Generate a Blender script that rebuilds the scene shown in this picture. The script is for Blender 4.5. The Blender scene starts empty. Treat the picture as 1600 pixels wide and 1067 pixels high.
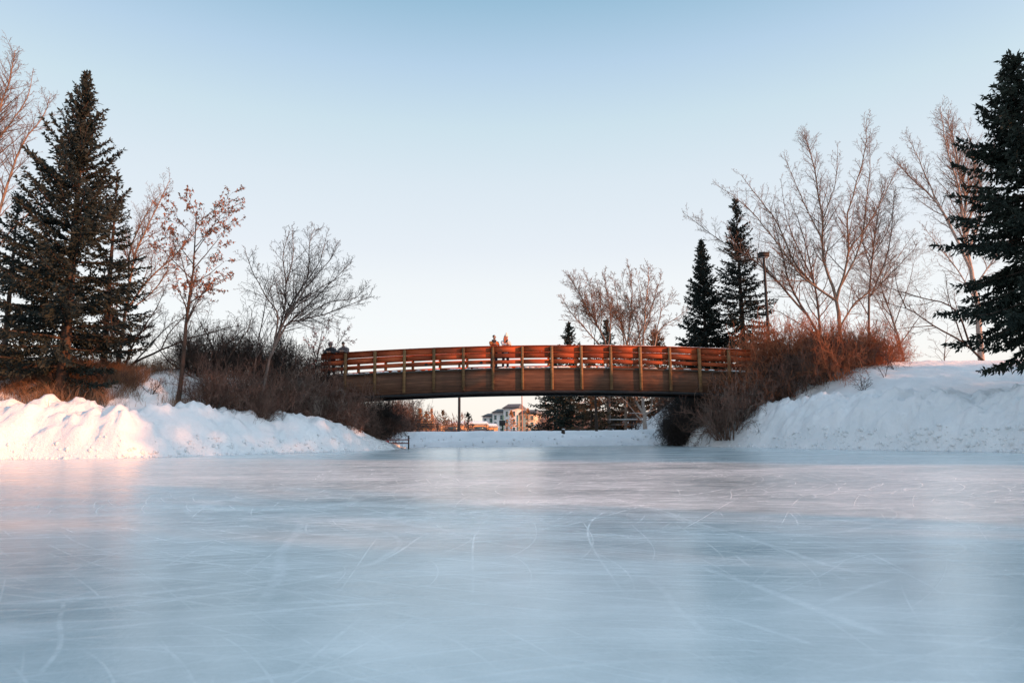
import bpy, math, random
import numpy as np
from mathutils import Vector, Matrix, Quaternion

S = bpy.context.scene
C = S.collection
R = math.radians

# ------------------------------------------------------------------ camera
CAMH = 0.68
FPX = 1067.0
PITCH = math.atan(147.5/FPX)
ROLL = R(0.5)
_f = Vector((0, math.cos(PITCH), math.sin(PITCH)))
_u0 = Vector((0, -math.sin(PITCH), math.cos(PITCH)))
_r0 = Vector((1, 0, 0))
CR = _r0*math.cos(ROLL) - _u0*math.sin(ROLL)
CU = _r0*math.sin(ROLL) + _u0*math.cos(ROLL)
cam = bpy.data.cameras.new('camera')
cam.lens = 24.0; cam.sensor_width = 36.0; cam.sensor_fit = 'HORIZONTAL'
cam.clip_start = 0.05; cam.clip_end = 3000
cam.dof.use_dof = True; cam.dof.focus_distance = 36.0; cam.dof.aperture_fstop = 4.0
camo = bpy.data.objects.new('camera', cam); C.objects.link(camo)
M = Matrix(((CR.x, CU.x, -_f.x, 0), (CR.y, CU.y, -_f.y, 0), (CR.z, CU.z, -_f.z, CAMH), (0, 0, 0, 1)))
camo.matrix_world = M
S.camera = camo

# ------------------------------------------------------------------ light
SUN_EL = R(11)
sdir = Vector((0.90, -0.43, 0)).normalized()          # towards the sun, on the ground
sun_vec = Vector((sdir.x*math.cos(SUN_EL), sdir.y*math.cos(SUN_EL), math.sin(SUN_EL)))
sl = bpy.data.lights.new('sun', 'SUN'); sl.energy = 4.0; sl.angle = R(0.6); sl.color = (1.0, 0.36, 0.13)
so = bpy.data.objects.new('sun', sl); C.objects.link(so)
so.rotation_euler = sun_vec.to_track_quat('Z', 'Y').to_euler()
so.location = (0, 0, 60)

W = bpy.data.worlds.new("World"); S.world = W; W.use_nodes = True
nt = W.node_tree; nt.nodes.clear()
wo = nt.nodes.new('ShaderNodeOutputWorld'); bg = nt.nodes.new('ShaderNodeBackground')
sky = nt.nodes.new('ShaderNodeTexSky'); sky.sky_type = 'NISHITA'; sky.sun_disc = False
sky.sun_elevation = SUN_EL
sky.sun_rotation = math.atan2(sdir.x, sdir.y)
sky.air_density = 1.0; sky.dust_density = 0.6; sky.ozone_density = 2.0
tc = nt.nodes.new('ShaderNodeTexCoord'); sx = nt.nodes.new('ShaderNodeSeparateXYZ')
nt.links.new(tc.outputs['Generated'], sx.inputs[0])
ramp = nt.nodes.new('ShaderNodeValToRGB'); nt.links.new(sx.outputs['Z'], ramp.inputs[0])
cr = ramp.color_ramp
stops = [(0.0, (0.82, 0.74, 0.66)), (0.05, (0.80, 0.755, 0.70)), (0.15, (0.748, 0.77, 0.775)), (0.213, (0.712, 0.742, 0.76)), (0.267, (0.648, 0.694, 0.742)),
         (0.354, (0.578, 0.654, 0.714)), (0.426, (0.492, 0.61, 0.68)), (0.496, (0.384, 0.52, 0.654)), (0.565, (0.257, 0.419, 0.555)), (0.8, (0.30, 0.42, 0.56)), (1.0, (0.34, 0.44, 0.58))]
while len(cr.elements) < len(stops): cr.elements.new(0.5)
for e, (p, c) in zip(cr.elements, stops): e.position = p; e.color = (*c, 1)
sc = nt.nodes.new('ShaderNodeMix'); sc.data_type = 'RGBA'; sc.blend_type = 'MULTIPLY'; sc.inputs[0].default_value = 1
nt.links.new(ramp.outputs[0], sc.inputs[6]); sc.inputs[7].default_value = (9.4, 9.4, 9.4, 1)
# bluish fill added to the sun's side of the sky to lift shaded snow (behind and right of the camera)
dp = nt.nodes.new('ShaderNodeVectorMath'); dp.operation = 'DOT_PRODUCT'
nt.links.new(tc.outputs['Generated'], dp.inputs[0]); dp.inputs[1].default_value = Vector((sdir.x, sdir.y, 0.25)).normalized()
mr = nt.nodes.new('ShaderNodeMapRange'); mr.interpolation_type = 'SMOOTHSTEP'
nt.links.new(dp.outputs['Value'], mr.inputs[0]); mr.inputs[1].default_value = 0.25; mr.inputs[2].default_value = 1.0
gl = nt.nodes.new('ShaderNodeMix'); gl.data_type = 'RGBA'; gl.blend_type = 'ADD'
nt.links.new(mr.outputs[0], gl.inputs[0]); nt.links.new(sc.outputs[2], gl.inputs[6]); gl.inputs[7].default_value = (4.8, 5.3, 5.8, 1)
ad = nt.nodes.new('ShaderNodeMix'); ad.data_type = 'RGBA'; ad.blend_type = 'ADD'; ad.inputs[0].default_value = 0.05
nt.links.new(gl.outputs[2], ad.inputs[6]); nt.links.new(sky.outputs[0], ad.inputs[7])
nt.links.new(ad.outputs[2], bg.inputs[0]); bg.inputs[1].default_value = 0.07
nt.links.new(bg.outputs[0], wo.inputs[0])

S.view_settings.view_transform = 'Standard'; S.view_settings.look = 'None'
S.view_settings.exposure = 0.90; S.view_settings.gamma = 1.0

# ------------------------------------------------------------------ pixel -> place
def at(px, py, y):
    d = _f + CR*((px-800)/FPX) + CU*((533.5-py)/FPX)
    k = y/d.y
    return Vector((d.x*k, y, CAMH + d.z*k))
def ice_at(px, py):
    d = _f + CR*((px-800)/FPX) + CU*((533.5-py)/FPX)
    k = -CAMH/d.z
    return Vector((d.x*k, d.y*k, 0))

# ------------------------------------------------------------------ noise
def _h(i, j, s):
    n = (i*374761393 + j*668265263 + s*1442695041) & 0xffffffff
    n = ((n ^ (n >> 13))*1274126177) & 0xffffffff
    n = n ^ (n >> 16)
    return (n & 0xffff)/65535.0
def vn(x, y, s=0):
    xi = np.floor(x).astype(np.int64); yi = np.floor(y).astype(np.int64)
    fx = x-xi; fy = y-yi
    fx = fx*fx*fx*(fx*(fx*6-15)+10); fy = fy*fy*fy*(fy*(fy*6-15)+10)
    a = _h(xi, yi, s); b = _h(xi+1, yi, s); c = _h(xi, yi+1, s); d = _h(xi+1, yi+1, s)
    return (a*(1-fx)+b*fx)*(1-fy)+(c*(1-fx)+d*fx)*fy
def fbm(x, y, s=0, o=4):
    t = 0; a = 0.5
    for k in range(o):
        t = t + a*(vn(x, y, s+k*17)-0.5); x = x*2.03+11.3; y = y*2.03-7.7; a *= 0.5
    return t
def sst(a, b, x):
    t = np.clip((x-a)/(b-a), 0, 1); return t*t*(3-2*t)

# ------------------------------------------------------------------ terrain
# pond outline, with height of the ploughed bank at each corner
POND = [(-21.5, 20, 2.1), (-18.8, 25, 2.1), (-14.2, 25.2, 1.9), (-12.8, 27.3, 1.85), (-11.1, 29.6, 1.75), (-9.1, 32.4, 1.65),
        (-7.4, 35.9, 1.15), (-6.6, 38.4, 0.5), (-6.9, 43, 0.35), (-9, 46.5, 0.35), (0, 46.0, 0.45), (8, 47.5, 0.5), (12, 46, 0.8),
        (10.4, 42, 1.0), (10.4, 39, 1.45), (12.4, 33.4, 2.1), (13.6, 29.1, 2.45), (14.7, 26.2, 2.15), (15.8, 24.1, 2.0),
        (16.6, 22.1, 2.1), (17.5, 18, 2.3), (18, 10.0, 2.5), (30, 4.6, 2.5), (60, -9.9, 2.5), (150, -53, 2.0), (150, -62, 2.0),  # outer corners: unseen inlet, added so the low sun reaches the ice
        (60, -19.4, 2.6), (30, -5, 2.8), (18, 0.6, 3.0), (14, -4, 3.0), (13, -20, 3.0), (-20, -20, 2.5), (-26, 0, 2.3)]
PX = np.array(POND)
def terrain(x, y):
    x = np.asarray(x, float); y = np.asarray(y, float)
    jx = x + 0.5*fbm(x*0.45, y*0.45, 5, 3); jy = y + 0.5*fbm(x*0.45, y*0.45, 9, 3)
    best = np.full(x.shape, 1e9); hc = np.zeros(x.shape); ins = np.zeros(x.shape, bool)
    num = np.zeros(x.shape); den = np.zeros(x.shape)
    n = len(PX)
    for k in range(n):
        ax, ay, ah = PX[k]; bx, by, bh = PX[(k+1) % n]
        ex, ey = bx-ax, by-ay
        t = np.clip(((jx-ax)*ex+(jy-ay)*ey)/(ex*ex+ey*ey), 0, 1)
        dd = np.hypot(jx-ax-t*ex, jy-ay-t*ey)
        best = np.minimum(best, dd)
        w = 1/(dd+0.3)**3; num += w*(ah+(bh-ah)*t); den += w
        cond = ((ay > jy) != (by > jy)) & (jx < (bx-ax)*(jy-ay)/((by-ay) if by != ay else 1e-9)+ax)
        ins ^= cond
    hc = num/den
    d = np.where(ins, -best, best)
    # land away from the banks
    land = np.full(x.shape, 1.05) + 0.25*fbm(x*0.06, y*0.06, 31, 3)
    left = sst(-8.5, -13.5, x)*sst(26, 34, y - 0.85*np.clip(x+16.5, 0, 8))*(1-sst(52, 66, y)*sst(-60, -20, x))
    land += left*(3.05 + 0.4*fbm(x*0.2, y*0.2, 3, 3))
    land += (3.15-1.05)*0.55*sst(-16, -24, x)*sst(20, 28, y)*(1-left)
    right = sst(10.8, 15.5, x)*sst(22, 39, y + 0.25*(x-18))*(1-sst(56, 80, y)*(1-sst(18, 30, x)))
    land += right*(3.45 + 0.35*fbm(x*0.15, y*0.15, 4, 3))
    # unseen ground shaped for the light: knoll casts shade, pond inlet lets sun through
    u = 0.43*x + 0.90*y; s = 0.90*x - 0.43*y
    knoll = sst(17.0, 20, u)*sst(8, 18, s)*(1-sst(70, 90, s))
    far = sst(11, 19, s)
    land += knoll*far*(1-0.6*right)*(5.4 - 2.0*sst(32, 34, u) - 1.8*sst(37, 41, u) + 0.5*fbm(u*0.25, s*0.1, 8, 2))*sst(14, 20, x - 0.2*(y-25))
    u2 = sst(7.6, 4.5, u)*sst(17, 24, s); land += u2*7.0  # unseen near hill, raised to shade the foreground ice
    w = 0.75+0.72*hc
    rise = hc*np.sin(np.clip(d/w, 0, 1)*math.pi/2)**0.9
    back = sst(w*1.0, w*2.6, d)
    # crest lumps of ploughed snow
    crest = np.exp(-((d-w)/1.3)**2)
    z = rise*(1-back) + np.where(back > 0, land, 0)*back
    z = np.where(d > 0, z, -0.4*np.minimum(1, -d*1.5))
    near = ((y < 90) & (np.abs(x) < 70))
    l1 = fbm(x*0.8, y*0.8, 21, 4)*0.75
    bl = np.abs(fbm(x*1.9, y*1.9, 41, 3))*0.75
    bl2 = np.abs(fbm(x*4.3, y*4.3, 47, 2))*0.26
    amp = sst(0.0, 0.5, d)*(0.18 + 0.82*sst(4.2, 1.6, d))*np.clip(hc/1.6, 0.3, 1)
    z = z + amp*(l1 + bl + bl2) + crest*np.clip(hc/1.6, .1, 1)*1.0*fbm(x*1.5, y*1.5, 71, 4)*(d > 0)
    z = z + sst(3, 8, d)*0.22*fbm(x*0.5, y*0.5, 77, 5)*near + sst(1,5,d)*0.06*fbm(x*3.1, y*3.1, 79, 3)*near
    return z
def tz(x, y): return float(terrain(np.array([x]), np.array([y]))[0])
def spot(px, py, y):
    p = at(px, py, y); return Vector((p.x, y, tz(p.x, y)))

# ------------------------------------------------------------------ mesh helpers
def fast_mesh(name, V, FL, smooth=False):
    me = bpy.data.meshes.new(name)
    V = np.asarray(V, np.float32); FL = [np.asarray(f, np.int32) for f in FL if len(f)]
    me.vertices.add(len(V)); me.vertices.foreach_set('co', V.ravel())
    nl = sum(f.size for f in FL); nf = sum(len(f) for f in FL)
    me.loops.add(nl); me.loops.foreach_set('vertex_index', np.concatenate([f.ravel() for f in FL]))
    me.polygons.add(nf)
    tot = np.concatenate([np.full(len(f), f.shape[1], np.int32) for f in FL])
    st = np.concatenate([[0], np.cumsum(tot)[:-1]]).astype(np.int32)
    me.polygons.foreach_set('loop_start', st)
    me.polygons.foreach_set('loop_total', tot)
    me.update(calc_edges=True)
    if smooth: me.polygons.foreach_set('use_smooth', np.ones(nf, bool))
    return me
class MB:
    def __init__(s): s.V = []; s.F = {}; s.n = 0
    def add(s, V, F):
        V = np.asarray(V, float).reshape(-1, 3); F = np.asarray(F, int)
        s.V.append(V); s.F.setdefault(F.shape[1], []).append(F+s.n); s.n += len(V); return s
    def box(s, c, size, rot=None):
        hx, hy, hz = size[0]/2, size[1]/2, size[2]/2
        v = np.array([(x, y, z) for x in (-hx, hx) for y in (-hy, hy) for z in (-hz, hz)])
        if rot is not None: v = v @ np.array(rot.to_matrix() if hasattr(rot, 'to_matrix') else rot).T
        v = v + np.array(c)
        return s.add(v, [(0, 1, 3, 2), (4, 6, 7, 5), (0, 4, 5, 1), (2, 3, 7, 6), (0, 2, 6, 4), (1, 5, 7, 3)])
    def tube(s, pts, rad, k=8, cap=True):
        P = np.array([list(p) for p in pts], float); rad = np.ones(len(P))*np.asarray(rad, float)
        V, F = tubes(P[None], rad[None], k, np.random.RandomState(1))
        s.add(V, F)
        if cap:
            n = len(P)
            for r0 in (0, (n-1)*k):
                c = V[r0:r0+k].mean(0)
                s.add(np.vstack([V[r0:r0+k], c]), [(i, (i+1) % k, k) for i in range(k)])
        return s
    def ball(s, c, r, seg=14, rings=9):
        r = np.array(r, float)*np.ones(3)
        v = []; f = []
        for i in range(rings+1):
            a = math.pi*i/rings
            for j in range(seg):
                b = 2*math.pi*j/seg; v.append((math.sin(a)*math.cos(b), math.sin(a)*math.sin(b), math.cos(a)))
        for i in range(rings):
            for j in range(seg): f.append((i*seg+j, i*seg+(j+1) % seg, (i+1)*seg+(j+1) % seg, (i+1)*seg+j))
        return s.add(np.array(v)*r+np.array(list(c)), f)
    def mesh(s, name, smooth=False):
        return fast_mesh(name, np.vstack(s.V), [np.vstack(f) for f in s.F.values()], smooth)
def tubes(P, Rr, k, rs):
    """P (B,n,3), Rr (B,n) -> verts, quads"""
    B, n, _ = P.shape
    T = np.empty_like(P); T[:, 1:-1] = P[:, 2:]-P[:, :-2]; T[:, 0] = P[:, 1]-P[:, 0]; T[:, -1] = P[:, -1]-P[:, -2]
    T /= np.linalg.norm(T, axis=2, keepdims=True)+1e-9
    m = P[:, -1]-P[:, 0]; ax = np.argmin(np.abs(m), axis=1); ref = np.zeros((B, 3)); ref[np.arange(B), ax] = 1
    A = np.cross(T, ref[:, None, :]); A /= np.linalg.norm(A, axis=2, keepdims=True)+1e-9
    Bn = np.cross(T, A)
    ang = np.arange(k)*2*math.pi/k
    V = P[:, :, None, :] + Rr[:, :, None, None]*(A[:, :, None, :]*np.cos(ang)[None, None, :, None]+Bn[:, :, None, :]*np.sin(ang)[None, None, :, None])
    idx = np.arange(B*n*k).reshape(B, n, k)
    a = idx[:, :-1]; b = idx[:, 1:]
    F = np.stack([a, np.roll(a, -1, 2), np.roll(b, -1, 2), b], -1).reshape(-1, 4)
    return V.reshape(-1, 3), F
def link(name, me, m=None, parent=None, loc=None, smooth=None):
    if m is not None: me.materials.append(m)
    o = bpy.data.objects.new(name, me); C.objects.link(o)
    if parent: o.parent = parent
    if loc is not None: o.location = loc
    return o
def tag(o, label, cat, group=None, kind=None):
    if label: o['label'] = label
    if cat: o['category'] = cat
    if group: o['group'] = group
    if kind: o['kind'] = kind
    return o
def thing(name, label, cat, loc=(0, 0, 0), rz=0, group=None):
    o = bpy.data.objects.new(name, None); C.objects.link(o); o.empty_display_size = 0.2
    o.location = loc; o.rotation_euler = (0, 0, rz)
    return tag(o, label, cat, group)
def copy_tree(src, loc, rz=0, scale=(1, 1, 1), label=None):
    r = src.copy(); C.objects.link(r); r.location = loc; r.rotation_euler = (0, 0, rz); r.scale = scale
    if label: r['label'] = label
    for ch in list(src.children):
        c = ch.copy(); C.objects.link(c); c.parent = r
        for g in list(ch.children):
            d = g.copy(); C.objects.link(d); d.parent = c
    return r

# ------------------------------------------------------------------ materials
def mat(name, col=(0.5, 0.5, 0.5), rough=0.8, col2=None, scale=5.0, stretch=(1, 1, 1), bump=0.0, bscale=None, spec=0.3, coord='Object', detail=6, lo=0.35, hi=0.65):
    m = bpy.data.materials.new(name); m.use_nodes = True; t = m.node_tree; b = t.nodes['Principled BSDF']
    b.inputs['Base Color'].default_value = (*col, 1); b.inputs['Roughness'].default_value = rough
    b.inputs['Specular IOR Level'].default_value = spec
    tcn = t.nodes.new('ShaderNodeTexCoord'); mp = t.nodes.new('ShaderNodeMapping'); mp.inputs['Scale'].default_value = stretch
    t.links.new(tcn.outputs[coord], mp.inputs[0])
    nz = t.nodes.new('ShaderNodeTexNoise'); nz.inputs['Scale'].default_value = scale; nz.inputs['Detail'].default_value = detail
    t.links.new(mp.outputs[0], nz.inputs[0])
    if col2 is not None:
        mr = t.nodes.new('ShaderNodeMapRange'); mr.inputs[1].default_value = lo; mr.inputs[2].default_value = hi
        t.links.new(nz.outputs[0], mr.inputs[0])
        mx = t.nodes.new('ShaderNodeMix'); mx.data_type = 'RGBA'
        mx.inputs[6].default_value = (*col, 1); mx.inputs[7].default_value = (*col2, 1)
        t.links.new(mr.outputs[0], mx.inputs[0]); t.links.new(mx.outputs[2], b.inputs['Base Color'])
    if bump:
        n2 = t.nodes.new('ShaderNodeTexNoise'); n2.inputs['Scale'].default_value = bscale or scale; n2.inputs['Detail'].default_value = 5
        t.links.new(mp.outputs[0], n2.inputs[0])
        bp = t.nodes.new('ShaderNodeBump'); bp.inputs['Strength'].default_value = 1; bp.inputs['Distance'].default_value = bump
        t.links.new(n2.outputs[0], bp.inputs['Height']); t.links.new(bp.outputs[0], b.inputs['Normal'])
    return m
MT = {}
MT['snow'] = mat('snow', (0.80, 0.83, 0.85), 0.75, (0.88, 0.89, 0.90), 0.9, bump=0.11, bscale=2.6, spec=0.2)
for n_ in MT['snow'].node_tree.nodes:
    if n_.type == 'TEX_NOISE' and abs(n_.inputs['Scale'].default_value-2.6) < 1e-3: n_.inputs['Detail'].default_value = 12; n_.inputs['Roughness'].default_value = 0.72
MT['bark_grey'] = mat('grey bark', (0.09, 0.073, 0.065), 0.9, (0.16, 0.13, 0.115), 6, (1, 1, 0.3), bump=0.02, bscale=12)
MT['bark_pale'] = mat('pale bark', (0.155, 0.112, 0.085), 0.85, (0.26, 0.19, 0.145), 5, (1, 1, 0.5), bump=0.02, bscale=9)
MT['bark_white'] = mat('white bark', (0.36, 0.30, 0.26), 0.8, (0.20, 0.16, 0.14), 5, (1, 1, 2.5), bump=0.02, bscale=9, lo=.5, hi=.7)
MT['bark_dark'] = mat('dark bark', (0.035, 0.025, 0.02), 0.95, (0.07, 0.05, 0.04), 8, (1, 1, 0.3), bump=0.02, bscale=12)
MT['twig_pink'] = mat('reddish twigs', (0.12, 0.074, 0.052), 0.85, (0.20, 0.122, 0.085), 3)
MT['twig_grey'] = mat('grey twigs', (0.055, 0.045, 0.041), 0.85, (0.095, 0.078, 0.07), 3)
MT['twig_dark'] = mat('dark twigs', (0.06, 0.042, 0.036), 0.9, (0.11, 0.075, 0.06), 3)
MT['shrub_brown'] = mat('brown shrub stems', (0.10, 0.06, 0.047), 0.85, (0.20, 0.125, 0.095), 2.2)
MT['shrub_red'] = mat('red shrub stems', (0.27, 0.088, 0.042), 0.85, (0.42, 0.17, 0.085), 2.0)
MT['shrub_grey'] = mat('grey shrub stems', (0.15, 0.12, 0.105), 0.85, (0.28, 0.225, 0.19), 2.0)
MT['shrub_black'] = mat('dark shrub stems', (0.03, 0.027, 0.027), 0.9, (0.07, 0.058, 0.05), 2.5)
MT['needle'] = mat('spruce needles', (0.011, 0.018, 0.015), 0.75, (0.030, 0.040, 0.031), 1.6, spec=0.15)
MT['needle_blue'] = mat('blue spruce needles', (0.011, 0.019, 0.018), 0.75, (0.032, 0.041, 0.036), 1.3, spec=0.15)
MT['needle_brown'] = mat('brownish needles', (0.055, 0.042, 0.026), 0.8, (0.12, 0.075, 0.04), 1.5, spec=0.15)
MT['larch'] = mat('dry larch needles', (0.36, 0.15, 0.05), 0.8, (0.48, 0.23, 0.09), 2)
MT['dry_leaf'] = mat('dry rust leaves', (0.12, 0.055, 0.032), 0.75, (0.24, 0.115, 0.065), 2.5)
MT['berry'] = mat('red berries', (0.30, 0.075, 0.07), 0.6, (0.42, 0.16, 0.13), 4)
MT['grass'] = mat('dry grass', (0.13, 0.075, 0.045), 0.85, (0.26, 0.165, 0.105), 1.2)
MT['metal_dark'] = mat('dark metal', (0.022, 0.02, 0.02), 0.7, (0.035, 0.032, 0.03), 6, spec=0.25)
MT['black'] = mat('black steel', (0.012, 0.012, 0.014), 0.6, (0.02, 0.02, 0.02), 6)

def wood_mat(name, c1, c2, c3, lam=0.0, rnd=True):
    m = bpy.data.materials.new(name); m.use_nodes = True; t = m.node_tree; b = t.nodes['Principled BSDF']; L = t.links.new
    b.inputs['Roughness'].default_value = 0.72; b.inputs['Specular IOR Level'].default_value = 0.25
    tcn = t.nodes.new('ShaderNodeTexCoord'); oi = t.nodes.new('ShaderNodeObjectInfo')
    mp = t.nodes.new('ShaderNodeMapping'); mp.inputs['Scale'].default_value = (1.2, 9, 22)
    ad = t.nodes.new('ShaderNodeVectorMath'); ad.operation = 'MULTIPLY_ADD'
    cm = t.nodes.new('ShaderNodeCombineXYZ'); L(oi.outputs['Random'], cm.inputs[0]); L(oi.outputs['Random'], cm.inputs[2])
    L(cm.outputs[0], ad.inputs[0]); ad.inputs[1].default_value = (37, 37, 37); L(tcn.outputs['Object'], ad.inputs[2])
    L(ad.outputs[0], mp.inputs[0])
    nz = t.nodes.new('ShaderNodeTexNoise'); nz.inputs['Scale'].default_value = 1.0; nz.inputs['Detail'].default_value = 6; L(mp.outputs[0], nz.inputs[0])
    n2 = t.nodes.new('ShaderNodeTexNoise'); n2.inputs['Scale'].default_value = 0.9; n2.inputs['Detail'].default_value = 4; L(ad.outputs[0], n2.inputs[0])
    rp = t.nodes.new('ShaderNodeValToRGB'); L(nz.outputs[0], rp.inputs[0])
    rp.color_ramp.elements[0].position = 0.3; rp.color_ramp.elements[0].color = (*c1, 1)
    rp.color_ramp.elements[1].position = 0.7; rp.color_ramp.elements[1].color = (*c2, 1)
    mx = t.nodes.new('ShaderNodeMix'); mx.data_type = 'RGBA'; mr = t.nodes.new('ShaderNodeMapRange')
    mr.inputs[1].default_value = 0.45; mr.inputs[2].default_value = 0.75; mr.inputs[4].default_value = 0.8; L(n2.outputs[0], mr.inputs[0])
    L(mr.outputs[0], mx.inputs[0]); L(rp.outputs[0], mx.inputs[6]); mx.inputs[7].default_value = (*c3, 1)
    hv = t.nodes.new('ShaderNodeHueSaturation'); mv = t.nodes.new('ShaderNodeMapRange'); mv.inputs[3].default_value = 0.72; mv.inputs[4].default_value = 1.2
    L(oi.outputs['Random'], mv.inputs[0])
    if rnd: L(mv.outputs[0], hv.inputs['Value'])
    L(mx.outputs[2], hv.inputs['Color']); out = hv.outputs[0]
    hgt = nz.outputs[0]
    if lam:   # glued laminations: thin dark joints every lam metres (real joints run along the beam)
        uv = t.nodes.new('ShaderNodeUVMap'); uv.uv_map = 'beam'; sp = t.nodes.new('ShaderNodeSeparateXYZ'); L(uv.outputs[0], sp.inputs[0])
        md = t.nodes.new('ShaderNodeMath'); md.operation = 'DIVIDE'; L(sp.outputs[1], md.inputs[0]); md.inputs[1].default_value = lam
        fr = t.nodes.new('ShaderNodeMath'); fr.operation = 'FRACT'; L(md.outputs[0], fr.inputs[0])
        gt = t.nodes.new('ShaderNodeMath'); gt.operation = 'LESS_THAN'; L(fr.outputs[0], gt.inputs[0]); gt.inputs[1].default_value = 0.16
        fl = t.nodes.new('ShaderNodeMath'); fl.operation = 'FLOOR'; L(md.outputs[0], fl.inputs[0])
        wn = t.nodes.new('ShaderNodeTexWhiteNoise'); wn.noise_dimensions = '1D'; L(fl.outputs[0], wn.inputs['W'])
        wr = t.nodes.new('ShaderNodeMapRange'); wr.inputs[3].default_value = 0.7; wr.inputs[4].default_value = 1.25; L(wn.outputs[0], wr.inputs[0])
        h3 = t.nodes.new('ShaderNodeHueSaturation'); L(wr.outputs[0], h3.inputs['Value']); L(out, h3.inputs['Color'])
        m3 = t.nodes.new('ShaderNodeMix'); m3.data_type = 'RGBA'; L(gt.outputs[0], m3.inputs[0]); L(h3.outputs[0], m3.inputs[6]); m3.inputs[7].default_value = (0.03, 0.018, 0.012, 1)
        out = m3.outputs[2]
    L(out, b.inputs['Base Color'])
    bp = t.nodes.new('ShaderNodeBump'); bp.inputs['Distance'].default_value = 0.01; L(hgt, bp.inputs['Height']); L(bp.outputs[0], b.inputs['Normal'])
    return m
MT['rail_red'] = wood_mat('red stained boards', (0.28, 0.046, 0.016), (0.44, 0.100, 0.032), (0.15, 0.032, 0.016))
MT['post_wood'] = wood_mat('weathered post wood', (0.13, 0.072, 0.032), (0.26, 0.15, 0.066), (0.10, 0.056, 0.026))
MT['glulam'] = wood_mat('laminated beam', (0.085, 0.038, 0.022), (0.17, 0.08, 0.045), (0.065, 0.03, 0.018), lam=0.075)
MT['deck_wood'] = wood_mat('deck planks', (0.05, 0.035, 0.028), (0.10, 0.07, 0.05), (0.04, 0.03, 0.025))

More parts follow.
